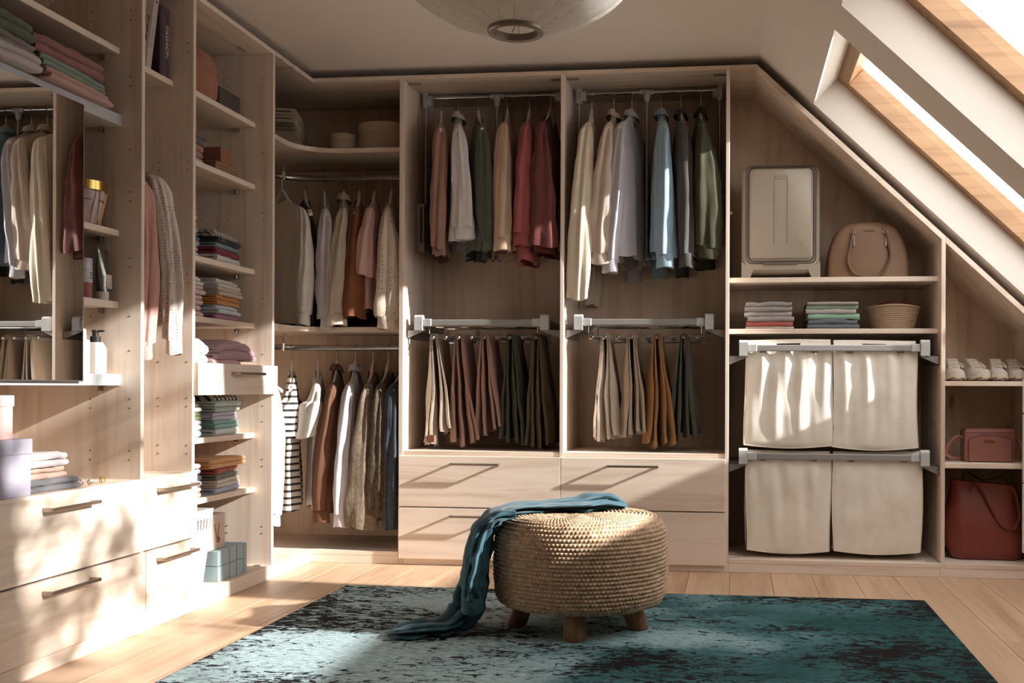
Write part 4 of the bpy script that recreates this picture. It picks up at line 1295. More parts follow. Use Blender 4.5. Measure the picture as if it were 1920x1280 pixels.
# books in the narrow bay
def book(label, y0, th, h, d, cover, lean, lettering=None, ink=None, size=0.02, band=None, flip=1):
    A = thing('book', label, 'book', (-2.13, y0, 2.021), 0, 'books in the narrow bay')
    A.rotation_euler = (-lean, 0, 0)
    cm = plain('book_cover_' + cover[1:], cover, 0.6, 0, 0.03)
    mk('spine', box(-0.004, 0, 0, th, 0, h, 0.0015), cm, A)
    mk('cover', join(box(-d, -0.002, 0, 0.0025, 0, h, 0), box(-d, -0.002, th - 0.0025, th, 0, h, 0)), cm, A)
    mk('pages', box(-d + 0.003, -0.004, 0.0025, th - 0.0025, 0.003, h - 0.003, 0), plain('paper', '#cfc6b8', 0.9), A)
    if lettering:
        M = Matrix.Translation((0.0001, th / 2, h * lettering[1])) @ Matrix.Rotation(-PI / 2 * flip, 4, 'X') @ TO_X
        mk('spine_lettering', xf(text_md(lettering[0], size, 0.0002), M), ink, A)
    return A
book('white slim book leaning at the end of the row', 3.553, 0.026, 0.300, 0.20, '#a89f97', 0.20)
A = book('beige leaning book with small dark spine print', 3.582, 0.034, 0.300, 0.20, '#8f7a68', 0.20)
for k, (a_, b_) in enumerate(((0.10, 0.128), (0.133, 0.168), (0.173, 0.20))):
    mk('spine_print', box(0.0, 0.0004, 0.012, 0.020, a_, b_, 0), DARK_INK, A)
A = book('off-white leaning book lettered VINTAGE', 3.619, 0.034, 0.298, 0.20, '#b3a59f', 0.20, ('VINTAGE', 0.40), GREY_INK, 0.019, flip=-1)
mk('publisher_mark', xf(prism([(-0.006, -0.003), (0.0, -0.005), (0.006, -0.002), (0.003, 0.004), (-0.004, 0.003)], 0, 0.0004), Matrix.Translation((0.0001, 0.018, 0.268)) @ TO_X), DARK_INK, A)
A = book('dark plum book with a grey stripe beside the upright one', 3.712, 0.026, 0.262, 0.20, '#3a2b30', 0.0)
mk('stripe', box(0.0, 0.0005, 0.019, 0.023, 0, 0.262, 0), plain('grey_foil', '#7d7378', 0.4, 0.5), A)
A = book('dark plum upright book lettered THE FASHION BOOK', 3.741, 0.040, 0.262, 0.22, '#5a454c', 0.0, ('FASHION', 0.50), plain('silver_foil', '#cfc4bc', 0.5, 0.0), 0.030)
for t_, hh in (('THE', 0.865), ('BOOK', 0.14)):
    mk('spine_lettering', xf(text_md(t_, 0.030, 0.0002), Matrix.Translation((0.0001, 0.020, 0.262 * hh)) @ Matrix.Rotation(-PI / 2, 4, 'X') @ TO_X), DARK_INK, A)

# rings on the chest
def ring(label, loc, r, gem, rot):
    A = thing('finger_ring', label, 'ring', loc, rot, 'rings on the chest')
    mk('band', off(tube([(r * math.cos(2 * PI * k / 24), 0, r + r * math.sin(2 * PI * k / 24)) for k in range(24)], 0.0016, 6, True), (0, 0, 0.001)), GOLD, A, True)
    if gem:
        mk('gem', off(lathe([(0.001, -0.004), (0.005, -0.002), (0.006, 0.001), (0.003, 0.004), (0.001, 0.0045)], 12), (r * 0.8, 0, 2 * r * 0.9)), plain('gem_' + gem[1:], gem, 0.1, 0, 0.02, 20, 0, 1.0), A, True)
ring('gold ring with a lilac stone', (-2.105, 3.200, 0.534), 0.009, '#c9bcd6', 0.4)
ring('gold ring with a pearl grey stone', (-2.090, 3.228, 0.534), 0.008, '#c2ccd0', -0.3)
ring('plain gold ring beside the stone rings', (-2.085, 3.290, 0.534), 0.009, None, 0.9)
ring('gold ring with a small amber stone', (-2.100, 3.305, 0.534), 0.009, '#b98a4a', -0.6)

# ================================================================== SUITCASE, BAGS, BASKET, SHOES
M_CASE = plain('champagne_shell', '#a39889', 0.36, 0.15, 0.02, 40)
loc = (0.220, 5.215, 1.379)
A = thing('suitcase', 'champagne hard-shell suitcase standing on the shelf', 'suitcase', loc)
def face(w, h, r, y, zc, n=6): return [(p[0], y, zc + p[1]) for p in rrect(w, h, r, n)]
Wc, Hc, zc = 0.372, 0.520, 0.288
mk('shell', loft([face(Wc - .03, Hc - .03, .035, 0.105, zc), face(Wc - .008, Hc - .008, .045, 0.098, zc), face(Wc, Hc, .045, 0.08, zc), face(Wc, Hc, .045, -0.07, zc), face(Wc - .01, Hc - .01, .043, -0.092, zc), face(Wc - .035, Hc - .035, .036, -0.105, zc)]), M_CASE, A, True, 0.7)
PW2, PH2, pz = 0.296, 0.430, 0.312
fp = mk('front_panel', loft([face(PW2, PH2, .022, -0.104, pz), face(PW2, PH2, .022, -0.112, pz), face(PW2 - .012, PH2 - .012, .02, -0.117, pz)], False, True), M_CASE, A, True, 0.6)
for k, dd in enumerate((0.008, 0.017)):
    mk('panel_gasket', tube([(p[0], -0.106 + k * 0.002, pz + p[1] - 0.004) for p in rrect(PW2 + 2 * dd, PH2 + 2 * dd, .03, 6)], 0.0034, 8, True), plain('dark_rubber', '#4a4038', 0.5), A, True)
mk('handle_channel', join(box(-0.032, -0.029, -0.1195, -0.1165, 0.17, 0.475, 0), box(0.029, 0.032, -0.1195, -0.1165, 0.17, 0.475, 0)), M_CASE, fp)
mk('name_plate', box(-0.030, 0.030, -0.120, -0.1165, 0.475, 0.493, 0.001), M_CASE, fp)
mk('lower_clip', box(-0.085, 0.085, -0.116, -0.106, 0.070, 0.080, 0.002), plain('clip', '#6b5f54', 0.4), A)
for s in (-1, 1):
    mk('corner_foot', prism([(s * 0.186, 0.0), (s * 0.186, 0.085), (s * 0.160, 0.060), (s * 0.128, 0.048), (s * 0.140, 0.020), (s * 0.150, 0.0)], -0.108, 0.09, 'y'), M_CASE, A)
mk('top_handle', tube(catmull([(-0.05, 0.0, 0.545), (-0.035, 0.0, 0.556), (0.035, 0.0, 0.556), (0.05, 0.0, 0.545)], 12), 0.006, 8), plain('dark_rubber', '#4a4038', 0.5), A, True)

# tan dome handbag
M_TAN = plain('tan_leather', '#7e6047', 0.5, 0, 0.04, 120, 0.15)
M_TAN_D = plain('tan_edge', '#4c3626', 0.55)
M_TAN_H = plain('tan_handle', '#664a34', 0.5, 0, 0.04, 120, 0.15)
loc = (0.630, 5.19, 1.379)
A = thing('dome_handbag', 'tan leather dome handbag with two looped handles', 'handbag', loc)
_half = [(0.187, 0.0), (0.187, 0.045), (0.182, 0.095), (0.172, 0.145), (0.155, 0.192), (0.128, 0.232), (0.090, 0.255), (0.045, 0.263), (0.0, 0.265)]
outline = [(q.x, q.z) for q in catmull([(-a_, 0, b_) for a_, b_ in _half] + [(a_, 0, b_) for a_, b_ in reversed(_half[:-1])], 40)]
def prof_ring(k, y): return [(p[0] * k, y, 0.004 + p[1] * k) for p in outline]
mk('body', loft([prof_ring(.90, -0.088), prof_ring(.965, -0.082), prof_ring(1.0, -0.066), prof_ring(1.0, 0.066), prof_ring(.965, 0.082), prof_ring(.90, 0.088)]), M_TAN, A, True, 0.8)
mk('zip', tube([(p[0] * 1.003, 0, 0.005 + p[1] * 1.003) for p in outline[3:-3]], 0.004, 6), M_TAN_D, A, True)
for s in (-1, 1):
    tb = mk('handle_tab', box(s * 0.074 - 0.011, s * 0.074 + 0.011, -0.093, -0.085, 0.205, 0.243, 0.003), M_TAN, A)
    mk('buckle', box(s * 0.074 - 0.012, s * 0.074 + 0.012, -0.096, -0.092, 0.212, 0.226, 0.001), M_HANDLE, tb)
    mk('zip_pull', box(s * 0.074 - 0.004 + 0.006, s * 0.074 + 0.004 + 0.006, -0.097, -0.094, 0.150, 0.200, 0.001), M_STEEL, tb)
hp = catmull([(-0.074, -0.094, 0.225), (-0.086, -0.098, 0.15), (-0.098, -0.100, 0.085), (-0.075, -0.100, 0.028), (-0.03, -0.100, 0.010), (0.03, -0.100, 0.010), (0.068, -0.100, 0.03), (0.098, -0.100, 0.10), (0.088, -0.098, 0.17), (0.074, -0.094, 0.225)], 44)
mk('handle', tube(hp, 0.0065, 8), M_TAN_H, A, True)
mk('handle', tube([(q.x, -q.y * 0.92, q.z) for q in hp], 0.0055, 8), M_TAN, A, True)
mk('maker_plate', box(-0.026, 0.026, -0.0905, -0.0875, 0.222, 0.226, 0.0005), M_TAN_D, A)

# wicker basket with clothes
loc = (0.754, 5.185, 1.137)
A = thing('wicker_basket', 'round woven wicker basket holding folded clothes', 'basket', loc)
M_WICK = plain('wicker', '#a38a70', 0.85, 0, 0.22, 260, 0.6)
NB = 11
prof = []
for k in range(NB * 6 + 1):
    t = k / (NB * 6)
    r_ = lerp(0.092, 0.126, t ** 0.8) + 0.0024 * abs(math.sin(PI * k / 6))
    prof.append((r_, 0.002 + t * 0.108))
rings = []
for r_, z_ in prof:
    rings.append([(r_ * (1 + 0.008 * math.sin(48 * a + z_ * 900)) * math.cos(a), r_ * 0.95 * math.sin(a), z_ + 0.003 * math.sin(3 * a) * z_ / .1) for a in [2 * PI * k / 96 for k in range(96)]])
mk('weave', loft(rings, True, False), M_WICK, A, True, 1.2)
mk('rim', tube([(0.126 * math.cos(2 * PI * k / 48), 0.12 * math.sin(2 * PI * k / 48), 0.110 + 0.003 * math.sin(6 * PI * k / 48)) for k in range(48)], 0.005, 8, True), M_WICK, A, True)
for lb, col, cx, cy, r_, z0, h_ in (('terracotta brown cloth in the wicker basket', '#7a4232', 0.01, 0.02, 0.085, 0.108, 0.048), ('cream cloth at the front of the wicker basket', '#b5a08c', -0.01, -0.050, 0.062, 0.102, 0.034)):
    rings = []
    for i, (k_, t) in enumerate(((0.2, 0), (0.95, 0.1), (1.0, 0.5), (0.85, 0.85), (0.5, 1.0), (0.05, 1.0))):
        rings.append([(r_ * k_ * (1 + .08 * math.sin(3 * a + i)) * math.cos(a), 0.6 * r_ * k_ * math.sin(a), h_ * t * (1 + .12 * math.sin(4 * a + 1))) for a in [2 * PI * j / 32 for j in range(32)]])
    o = mk('cloth_in_basket', loft(rings), fabric(col), None, True, 1.2)
    o.location = (loc[0] + cx, loc[1] + cy, loc[2] + z0 - 0.02)
    tag(o, lb, 'cloth')

# laundry bags
M_BAG = fabric('#e4dac9')
M_SEAM = fabric('#d8cbb6')
def laundry_bag(label, x0, x1, z0, z1, seed, wr, flap=0.034):
    yf, yk = 5.002, 5.375
    w = x1 - x0
    loc = ((x0 + x1) / 2, (yf + yk) / 2, z0)
    A = thing('laundry_bag', label, 'laundry bag', loc, 0, 'canvas laundry bags')
    hd = (yk - yf) / 2
    h = z1 - z0
    NU, NV = 40, 34
    def front(u, v, s):
        x = (u - 0.5) * w
        z = v * h
        e = math.sin(PI * u) ** 0.5 * math.sin(PI * min(1, v * 1.05)) ** 0.35
        y = -hd - 0.014 * e
        fold = wr * (math.sin(u * 24 + seed + 1.5 * math.sin(v * 3 + seed)) * 0.55 + math.sin(u * 43 + seed * 2 + v) * 0.25)
        y += fold * (0.35 + 0.65 * v) * min(1, 6 * u) * min(1, 6 * (1 - u)) * min(1, 5 * v)
        y += 0.010 * nz(u * 3 + seed, v * 3, seed) * e
        z -= 0.014 * math.sin(PI * u) * (1 - v) ** 3
        x += 0.010 * (1 - v) * (u - 0.5) * 2 * math.sin(v * 3 + seed)
        return (x, y * s, z)
    mk('front_cloth', grid(lambda u, v: front(u, v, 1), NU, NV), M_BAG, A, True, 3.0)
    mk('back_cloth', grid(lambda u, v: front(u, v, -1), 10, 10), M_BAG, A, True, 3.0)
    for s in (-1, 1):
        mk('side_cloth', grid(lambda u, v: (s * (w / 2 - 0.001 + 0.006 * math.sin(PI * u) * math.sin(PI * v)), lerp(-hd, hd, u), v * h), 8, 10), M_BAG, A, True, 3.0)
        mk('seam', tube(catmull([front(0 if s < 0 else 1, v, 1) for v in [k / 10 for k in range(11)]], 20), 0.0028, 6), M_SEAM, A, True)
    mk('bottom_seam', tube(catmull([front(u, 0, 1) for u in [k / 12 for k in range(13)]], 24), 0.0028, 6), M_SEAM, A, True)
    def bot(u, v):
        a, b = front(u, 0, 1), front(u, 0, -1)
        return (lerp(a[0], b[0], v), lerp(a[1], b[1], v), lerp(a[2], b[2], v) - 0.006 * math.sin(PI * v))
    mk('base_cloth', grid(bot, 16, 6), M_BAG, A, True, 3.0)
    # collar standing above the bar, with a grip slot
    gx = [-w / 2 + 0.003, -0.055, 0.055, w / 2 - 0.003]
    v, f = [], []
    zz = [h - 0.004, h + flap * 0.42, h + flap * 0.62, h + flap]
    for j, z_ in enumerate(zz):
        for x_ in gx:
            v.append((x_, -hd + 0.016 + 0.02 * j / 3, z_ + 0.003 * math.sin(x_ * 9 + seed)))
    for j in range(3):
        for i in range(3):
            if i == 1 and j == 1:
                continue
            f.append((j * 4 + i, j * 4 + i + 1, j * 4 + i + 5, j * 4 + i + 4))
    co = mk('top_collar', (v, f), M_BAG, A)
    so = co.modifiers.new('thick', 'SOLIDIFY'); so.thickness = 0.003
    for xx in (-w * 0.30, w * 0.30):
        mk('hanging_loop', box(xx - 0.016, xx + 0.016, -hd - 0.012, -hd + 0.004, h - 0.012, h + 0.004, 0.002), plain('webbing', '#7d7264', 0.8), A)
    return A
laundry_bag('cream canvas laundry bag with deep folds, upper row beside the drawers', 0.056, 0.452, 0.592, 1.036, 1.0, 0.014, 0.050)
laundry_bag('cream canvas laundry bag, upper row beside the sneakers', 0.459, 0.840, 0.586, 1.036, 2.7, 0.011, 0.046)
laundry_bag('cream canvas laundry bag, lower row beside the drawers', 0.056, 0.450, 0.100, 0.531, 4.1, 0.007)
laundry_bag('cream canvas laundry bag with smooth front, lower row beside the red tote', 0.460, 0.861, 0.104, 0.531, 5.6, 0.003)

# sneakers
M_CANV = fabric('#b9ad9f')
M_SOLE = plain('rubber_sole', '#b8ad9f', 0.6, 0, 0.02)
M_SOLEB = plain('gum_sole', '#6b452c', 0.7)
def sneaker(label, x, y, z, rot, group):
    A = thing('sneaker', label, 'shoe', (x, y, z), rot, group)
    n = 22
    def half(t):   # half width along the shoe, t 0 toe .. 1 heel
        return 0.045 * interp(t, [0, .04, .12, .25, .45, .7, .92, 1], [.30, .62, .90, 1.0, .92, .80, .74, .45])
    def lift(t): return 0.014 * max(0, 1 - t / 0.22) ** 1.6
    Lg = 0.27
    rings = []
    for i in range(n + 1):
        t = i / n
        hw_, lf = half(t), lift(t)
        ring = []
        for k in range(20):
            a = 2 * PI * k / 20
            ring.append((hw_ * 1.05 * math.cos(a), -0.135 + Lg * t, 0.014 + lf + 0.013 * max(-1, min(1, 1.6 * math.sin(a)))))
        rings.append(ring)
    mk('sole', loft(rings), M_SOLE, A, True, 0.8)
    mk('outsole', loft([[(half(i / n) * 1.0 * c, -0.134 + Lg * i / n, (0.001 if d_ else 0.006) + lift(i / n)) for c, d_ in ((-1, 1), (1, 1), (1, 0), (-1, 0))] for i in range(n + 1)]), M_SOLEB, A)
    rings = []
    for i in range(n + 1):
        t = i / n
        tt = lerp(0.015, 0.985, t)
        hw_, lf = half(tt) * 0.97, lift(tt)
        ht = interp(tt, [0, .06, .16, .30, .42, .55, .75, .9, 1], [.014, .028, .035, .040, .050, .060, .056, .062, .056])
        ring = []
        for k in range(18):
            a = PI * k / 17
            sq = 0.75
            ring.append((hw_ * math.copysign(abs(math.cos(a)) ** sq, math.cos(a)) * lerp(1, 0.80, math.sin(a) * min(1, tt * 2)), -0.135 + Lg * tt, 0.022 + lf + ht * math.sin(a) ** 0.8))
        rings.append(ring)
    up = mk('upper', loft(rings), M_CANV, A, True, 1.0)
    mk('tongue', loft([[(sx_ * w_, yy, z_ + dz) for sx_, dz in ((-1, 0), (1, 0), (1, 0.007), (-1, 0.007))] for yy, w_, z_ in ((-0.035, 0.016, 0.062), (-0.005, 0.020, 0.078), (0.018, 0.024, 0.092), (0.030, 0.025, 0.102))]), M_CANV, A, True, 0.8)
    for k in range(5):
        yy = -0.040 + 0.014 * k
        zz = 0.066 + 0.0078 * k
        mk('lace', tube(catmull([(-0.024, yy, zz - 0.006), (-0.012, yy - 0.002, zz + 0.004), (0.012, yy + 0.002, zz + 0.004), (0.024, yy, zz - 0.006)], 8), 0.0030, 6), M_IVORY, A, True)
    mk('lace_bow', tube(catmull([(0.004, 0.005, 0.092), (0.028, -0.012, 0.088), (0.042, -0.035, 0.068), (0.033, -0.030, 0.070), (0.008, -0.004, 0.090)], 18), 0.0026, 6), M_IVORY, A, True)
    return A
sneaker('pale canvas sneaker beside the wardrobe panel, laces straight', 1.034, 5.175, 0.893, D(-2), 'pale canvas sneakers')
sneaker('pale canvas sneaker with loose lace loop, right of its pair', 1.130, 5.18, 0.893, D(10), 'pale canvas sneakers')
sneaker('grey-beige canvas sneaker toe outward in the second pair', 1.232, 5.18, 0.893, D(-6), 'pale canvas sneakers')
sneaker('grey-beige canvas sneaker half hidden by the white drawers', 1.318, 5.22, 0.893, D(-3), 'pale canvas sneakers')

# pink box bag
M_PINK = plain('pink_leather', '#8a574c', 0.5, 0, 0.04, 120, 0.1)
M_PINKD = plain('pink_piping', '#5c332c', 0.55)
loc = (1.184, 5.135, 0.517)
A = thing('crossbody_bag', 'dusty pink box-shaped shoulder bag with strap', 'handbag', loc)
mk('body', loft([[(p[0], y_, 0.078 + p[1]) for p in rrect(0.228 * k_, 0.156 * k_, 0.016, 5)] for y_, k_ in ((-0.048, .95), (-0.044, 1.0), (0.044, 1.0), (0.048, .95))]), M_PINK, A, True, 0.7)
pk = mk('front_pocket', prism([(-0.095, 0.004), (0.095, 0.004), (0.096, 0.100), (0.086, 0.110), (0.03, 0.122), (-0.03, 0.124), (-0.086, 0.112), (-0.096, 0.102)], -0.056, -0.046, 'y'), M_PINK, A)
mk('piping', tube([(x_, -0.0555, z_) for x_, z_ in ((-0.096, 0.004), (-0.097, 0.102), (-0.086, 0.113), (-0.03, 0.125), (0.03, 0.123), (0.086, 0.111), (0.097, 0.100), (0.096, 0.004))], 0.0016, 6), M_PINKD, pk, True)
mk('maker_plate', box(-0.026, 0.022, -0.0585, -0.0555, 0.092, 0.103, 0.001), GOLD, pk)
mk('lid_seam', tube([(-0.112, -0.0475, 0.136), (0.112, -0.0475, 0.138)], 0.0018, 6), M_PINKD, A, True)
mk('strap', tube(catmull([(-0.114, -0.01, 0.118), (-0.15, -0.02, 0.112), (-0.185, -0.03, 0.075), (-0.192, -0.03, 0.035), (-0.165, -0.03, 0.018), (-0.118, 0.0, 0.014)], 24), 0.0022, 8, rr=0.008), M_PINK, A, True)
mk('strap', tube(catmull([(0.114, -0.01, 0.118), (0.135, -0.03, 0.09), (0.148, -0.04, 0.05), (0.142, -0.04, 0.006)], 16), 0.0022, 8, rr=0.007), M_PINK, A, True)
for s in (-1, 1):
    mk('stud', off(lathe([(0.005, -0.004), (0.006, 0), (0.003, 0.004)], 12), (s * 0.116, -0.012, 0.116)), M_CHROME, A, True)

# red tote
M_RED = plain('brick_leather', '#7c382b', 0.48, 0, 0.08, 14, 0.1)
loc = (1.185, 5.165, 0.061)
A = thing('tote_bag', 'brick red leather tote with long shoulder straps', 'tote bag', loc)
rings = []
for i, (z_, w_, d_) in enumerate(((0.0, .140, .070), (0.006, .160, .082), (0.05, .176, .090), (0.12, .176, .088), (0.20, .164, .078), (0.28, .152, .058), (0.34, .148, .046), (0.362, .148, .044), (0.364, .143, .040), (0.30, .143, .046))):
    ring = []
    for p in rrect(2 * w_, 2 * d_, min(w_, d_) * .8, 9):
        a = math.atan2(p[1], p[0])
        k = 0.006 * math.sin(a * 5 + z_ * 14) + 0.012 * nz(p[0] * 9, p[1] * 9, z_ * 8)
        lean = -0.02 * (z_ / 0.36) - 0.012 * math.sin(z_ * 9)
        ring.append((p[0] + k + lean, p[1] + k, z_ - (0.02 * (1 + math.cos(p[0] * 13)) * 0.3 if z_ > 0.3 else 0) + 0.012 * (p[0] / -0.15) * (z_ / .36)))
    rings.append(ring)
mk('body', loft(rings, True, False), M_RED, A, True, 1.0)
mk('strap', tube(catmull([(-0.085, -0.052, 0.315), (-0.078, -0.060, 0.345), (-0.050, -0.066, 0.350), (-0.010, -0.078, 0.270), (0.040, -0.088, 0.175), (0.095, -0.088, 0.145), (0.128, -0.080, 0.200), (0.120, -0.066, 0.290), (0.108, -0.056, 0.335)], 40), 0.0026, 8, rr=0.010), M_RED, A, True)
mk('strap', tube(catmull([(-0.10, 0.05, 0.33), (-0.08, 0.06, 0.40), (0.0, 0.07, 0.36), (0.09, 0.06, 0.38), (0.11, 0.05, 0.33)], 30), 0.0026, 8, rr=0.010), M_RED, A, True)

# ================================================================== RUG, POUF, SHIRT, LAMP
rm, rnt, rb = new_mat('distressed_rug')
v = coords(rnt, (1, 1, 1))
zone = noise_tex(rnt, coords(rnt, (1.15, 1.9, 1)), 1.0, 3.0, 0.55, 0.3)
sep = N(rnt, 'ShaderNodeSeparateXYZ'); rnt.links.new(v, sep.inputs[0])
gx_ = mathn(rnt, 'MULTIPLY', sep.outputs['X'], 0.22)
zn = mathn(rnt, 'ADD', mathn(rnt, 'ADD', mathn(rnt, 'MULTIPLY', zone, 0.75), 0.10), gx_)
rz = ramp(rnt, [(0.36, lin('#aabdc0')), (0.47, lin('#8fabb0')), (0.55, lin('#4b7277')), (0.66, lin('#2d5252')), (0.85, lin('#264a4a'))])
rnt.links.new(zn, rz.inputs[0])
fine = noise_tex(rnt, coords(rnt, (30, 75, 1)), 1.0, 3.0, 0.7)
rfz = ramp(rnt, [(0.35, (0.55, 0.62, 0.62, 1)), (0.62, (1.08, 1.06, 1.04, 1))])
rnt.links.new(fine, rfz.inputs[0])
base = mixc(rnt, 1.0, rz.outputs[0], rfz.outputs[0], 'MULTIPLY')
fl = noise_tex(rnt, coords(rnt, (17, 36, 1)), 1.0, 6.0, 0.72, 1.2)
den = noise_tex(rnt, coords(rnt, (1.7, 2.7, 1)), 1.0, 3.0, 0.6, 0.5)
thr = mathn(rnt, 'ADD', fl, mathn(rnt, 'MULTIPLY', mathn(rnt, 'SUBTRACT', den, 0.5), 0.62))
# the worn border carries more dark pile
bx_ = mathn(rnt, 'ABSOLUTE', sep.outputs['X'])
edge = mathn(rnt, 'MULTIPLY', mathn(rnt, 'SUBTRACT', bx_, 0.95, True), 0.22)
by_ = mathn(rnt, 'ABSOLUTE', sep.outputs['Y'])
edge2 = mathn(rnt, 'MULTIPLY', mathn(rnt, 'SUBTRACT', by_, 0.62, True), 0.25)
thr = mathn(rnt, 'ADD', thr, mathn(rnt, 'ADD', edge, edge2))
rt = ramp(rnt, [(0.53, (0, 0, 0, 1)), (0.56, (1, 1, 1, 1))])
rnt.links.new(thr, rt.inputs[0])
cflk = mixc(rnt, rt.outputs[0], base, lin('#1a1718'))
rnt.links.new(cflk, rb.inputs['Base Color'])
rb.inputs['Roughness'].default_value = 0.95
rb.inputs['Specular IOR Level'].default_value = 0.1
bump(rnt, rb, noise_tex(rnt, v, 260.0, 2.0), 0.5, 0.003)
rug = mk('rug', box(-1.205, 1.205, -0.86, 0.86, 0, 0.010, 0.004, 2), rm)
rug.location = (-0.440, 3.500, 0.0)
tag(rug, 'teal distressed rug with dark flecks on the oak floor', 'rug')

# crocheted pouf
loc = (-0.540, 3.735, 0.010)
A = thing('jute_pouf', 'round crocheted jute pouf on four wooden legs', 'pouf', loc)
NRW, NST = 27, 132
PR, PZ0, PZ1 = 0.300, 0.095, 0.395
prof = []
# outline: under-edge, side, rounded shoulder, top to the centre (arc-length sampled)
key = [(0.20, PZ0 + 0.004), (0.265, PZ0), (0.290, PZ0 + 0.014), (0.301, PZ0 + 0.05), (0.304, PZ0 + 0.13), (0.302, PZ0 + 0.20), (0.296, PZ1 - 0.050), (0.280, PZ1 - 0.020), (0.250, PZ1 - 0.004), (0.18, PZ1 + 0.002), (0.09, PZ1 + 0.004), (0.006, PZ1 + 0.004)]
kp = catmull([(a, 0, b) for a, b in key], 400)
acc = [0.0]
for i in range(1, len(kp)):
    acc.append(acc[-1] + (kp[i] - kp[i - 1]).length)
ROWS = 46
SUB = 4
rings = []
NA = NST * 4
tot = acc[-1]
j = 0
for i in range(ROWS * SUB + 1):
    s_ = tot * i / (ROWS * SUB)
    while j < len(acc) - 2 and acc[j + 1] < s_:
        j += 1
    u = (s_ - acc[j]) / max(1e-9, acc[j + 1] - acc[j])
    c_ = kp[j].lerp(kp[j + 1], u)
    d_ = (kp[min(j + 2, 400)] - kp[max(j - 1, 0)]).normalized()
    nrm = (d_.z, -d_.x)
    row = i / SUB
    ri = int(row)
    fr = row - ri
    fade = min(1.0, c_.x / 0.10)
    ring_ = []
    for k in range(NA):
        ph = k / 4 + (0.5 if ri % 2 else 0.0)
        st = ph % 1.0
        dz_ = 0.0095 * (math.sin(PI * fr) ** 0.8) * (0.35 + 0.65 * math.sin(PI * ((st + 0.18 * (fr - .5)) % 1.0)) ** 0.7) * fade
        wob = 0.004 * nz(math.cos(2 * PI * k / NA) * 4, math.sin(2 * PI * k / NA) * 4, row * 0.35)
        dz_ += wob + 0.002 * nz(ph * .5, ri * .9, 3.3)
        a = 2 * PI * k / NA
        r_ = c_.x + nrm[0] * dz_
        z_ = c_.z + nrm[1] * dz_
        ring_.append((r_ * math.cos(a), r_ * math.sin(a), z_))
    rings.append(ring_)
jm, jnt, jb = new_mat('jute')
jv = coords(jnt, (1, 1, 1))
jf = noise_tex(jnt, jv, 55.0, 4.0, 0.7)
jr = ramp(jnt, [(0.3, lin('#a3866b')), (0.55, lin('#c7aa8d')), (0.75, lin('#dfc5aa'))])
jnt.links.new(jf, jr.inputs[0])
jnt.links.new(jr.outputs[0], jb.inputs['Base Color'])
jb.inputs['Roughness'].default_value = 0.95
jb.inputs['Specular IOR Level'].default_value = 0.08
bump(jnt, jb, noise_tex(jnt, coords(jnt, (1, 1, 1)), 420.0, 2.0), 0.6, 0.002)
mk('crochet_cover', loft(rings, True, True), jm, A, True, 3.0)
LEGW = wood('z', '#8a6444', '#5c3f29', '#3a2618', 0.55, False, 30.0)
for ax, ay, sx_, sy_ in ((0.012, -0.225, 0.0, -0.10), (-0.19, -0.045, -0.38, -0.02), (0.175, -0.03, 0.34, -0.02), (0.0, 0.20, 0.0, 0.10)):
    rings = []
    for t in (0.0, 0.06, 0.5, 1.0):
        z_ = 0.002 + t * 0.105
        r_ = (0.034 if t == 0 else 0.0375) * (1 + 0.0 * t)
        rings.append([(ax + sx_ * (0.1 * (1 - t)) + r_ * math.cos(a) * (1 + .04 * math.sin(3 * a)), ay + sy_ * 0.1 * (1 - t) + r_ * math.sin(a), z_) for a in [2 * PI * k / 20 for k in range(20)]])
    mk('leg', loft(rings), LEGW, A, True, 0.7)

# dark teal shirt thrown over the pouf
M_SHIRT = fabric('#2c5560')
loc = (-0.86, 3.60, 0.012)
A = thing('draped_shirt', 'dark teal silky shirt thrown over the pouf', 'shirt', loc)
def cloth_strip(path, ra, rb, n, K, seed, amp):
    P_ = catmull(path, n)
    m_ = len(ra) - 1
    tt = [k / m_ for k in range(m_ + 1)]
    vv, ff = tube(P_, [interp(i / n, tt, ra) for i in range(n + 1)], K, rr=[interp(i / n, tt, rb) for i in range(n + 1)])
    out = []
    for idx, p in enumerate(vv):
        i, k = divmod(idx, K)
        a = 2 * PI * k / K
        c_ = P_[min(i, n)]
        q = Vector(p)
        d_ = q - c_
        f_ = 1 + amp * (0.6 * math.sin(4 * a + seed + i * 0.09) + 0.6 * (1 - 2 * abs(math.sin(3.5 * a - seed + i * 0.07))) + 0.35 * math.sin(11 * a - seed * 2 + i * 0.22) + 1.5 * nz(math.cos(a) * 1.6 + seed, math.sin(a) * 1.6, i * 0.17))
        q = c_ + d_ * f_
        out.append((q.x - loc[0], q.y - loc[1], max(q.z - loc[2], 0.001)))
    return out, ff
TOPZ = 0.418
mk('shirt_body', cloth_strip([(-0.40, 3.86, TOPZ + .008), (-0.47, 3.83, TOPZ + 0.022), (-0.56, 3.80, TOPZ + 0.016), (-0.67, 3.755, TOPZ + 0.010), (-0.78, 3.70, TOPZ + 0.004), (-0.845, 3.665, TOPZ - 0.028), (-0.880, 3.64, 0.33), (-0.900, 3.625, 0.22), (-0.915, 3.615, 0.13), (-0.935, 3.60, 0.07), (-0.985, 3.565, 0.034), (-1.06, 3.52, 0.030), (-1.13, 3.485, 0.024), (-1.165, 3.47, 0.018)],
                             [0.04, 0.095, 0.11, 0.10, 0.10, 0.095, 0.085, 0.075, 0.07, 0.07, 0.075, 0.085, 0.075, 0.02], [0.012, 0.030, 0.022, 0.018, 0.017, 0.022, 0.034, 0.042, 0.044, 0.040, 0.028, 0.026, 0.018, 0.006], 120, 64, 1.7, 0.30), M_SHIRT, A, True, 3.0)
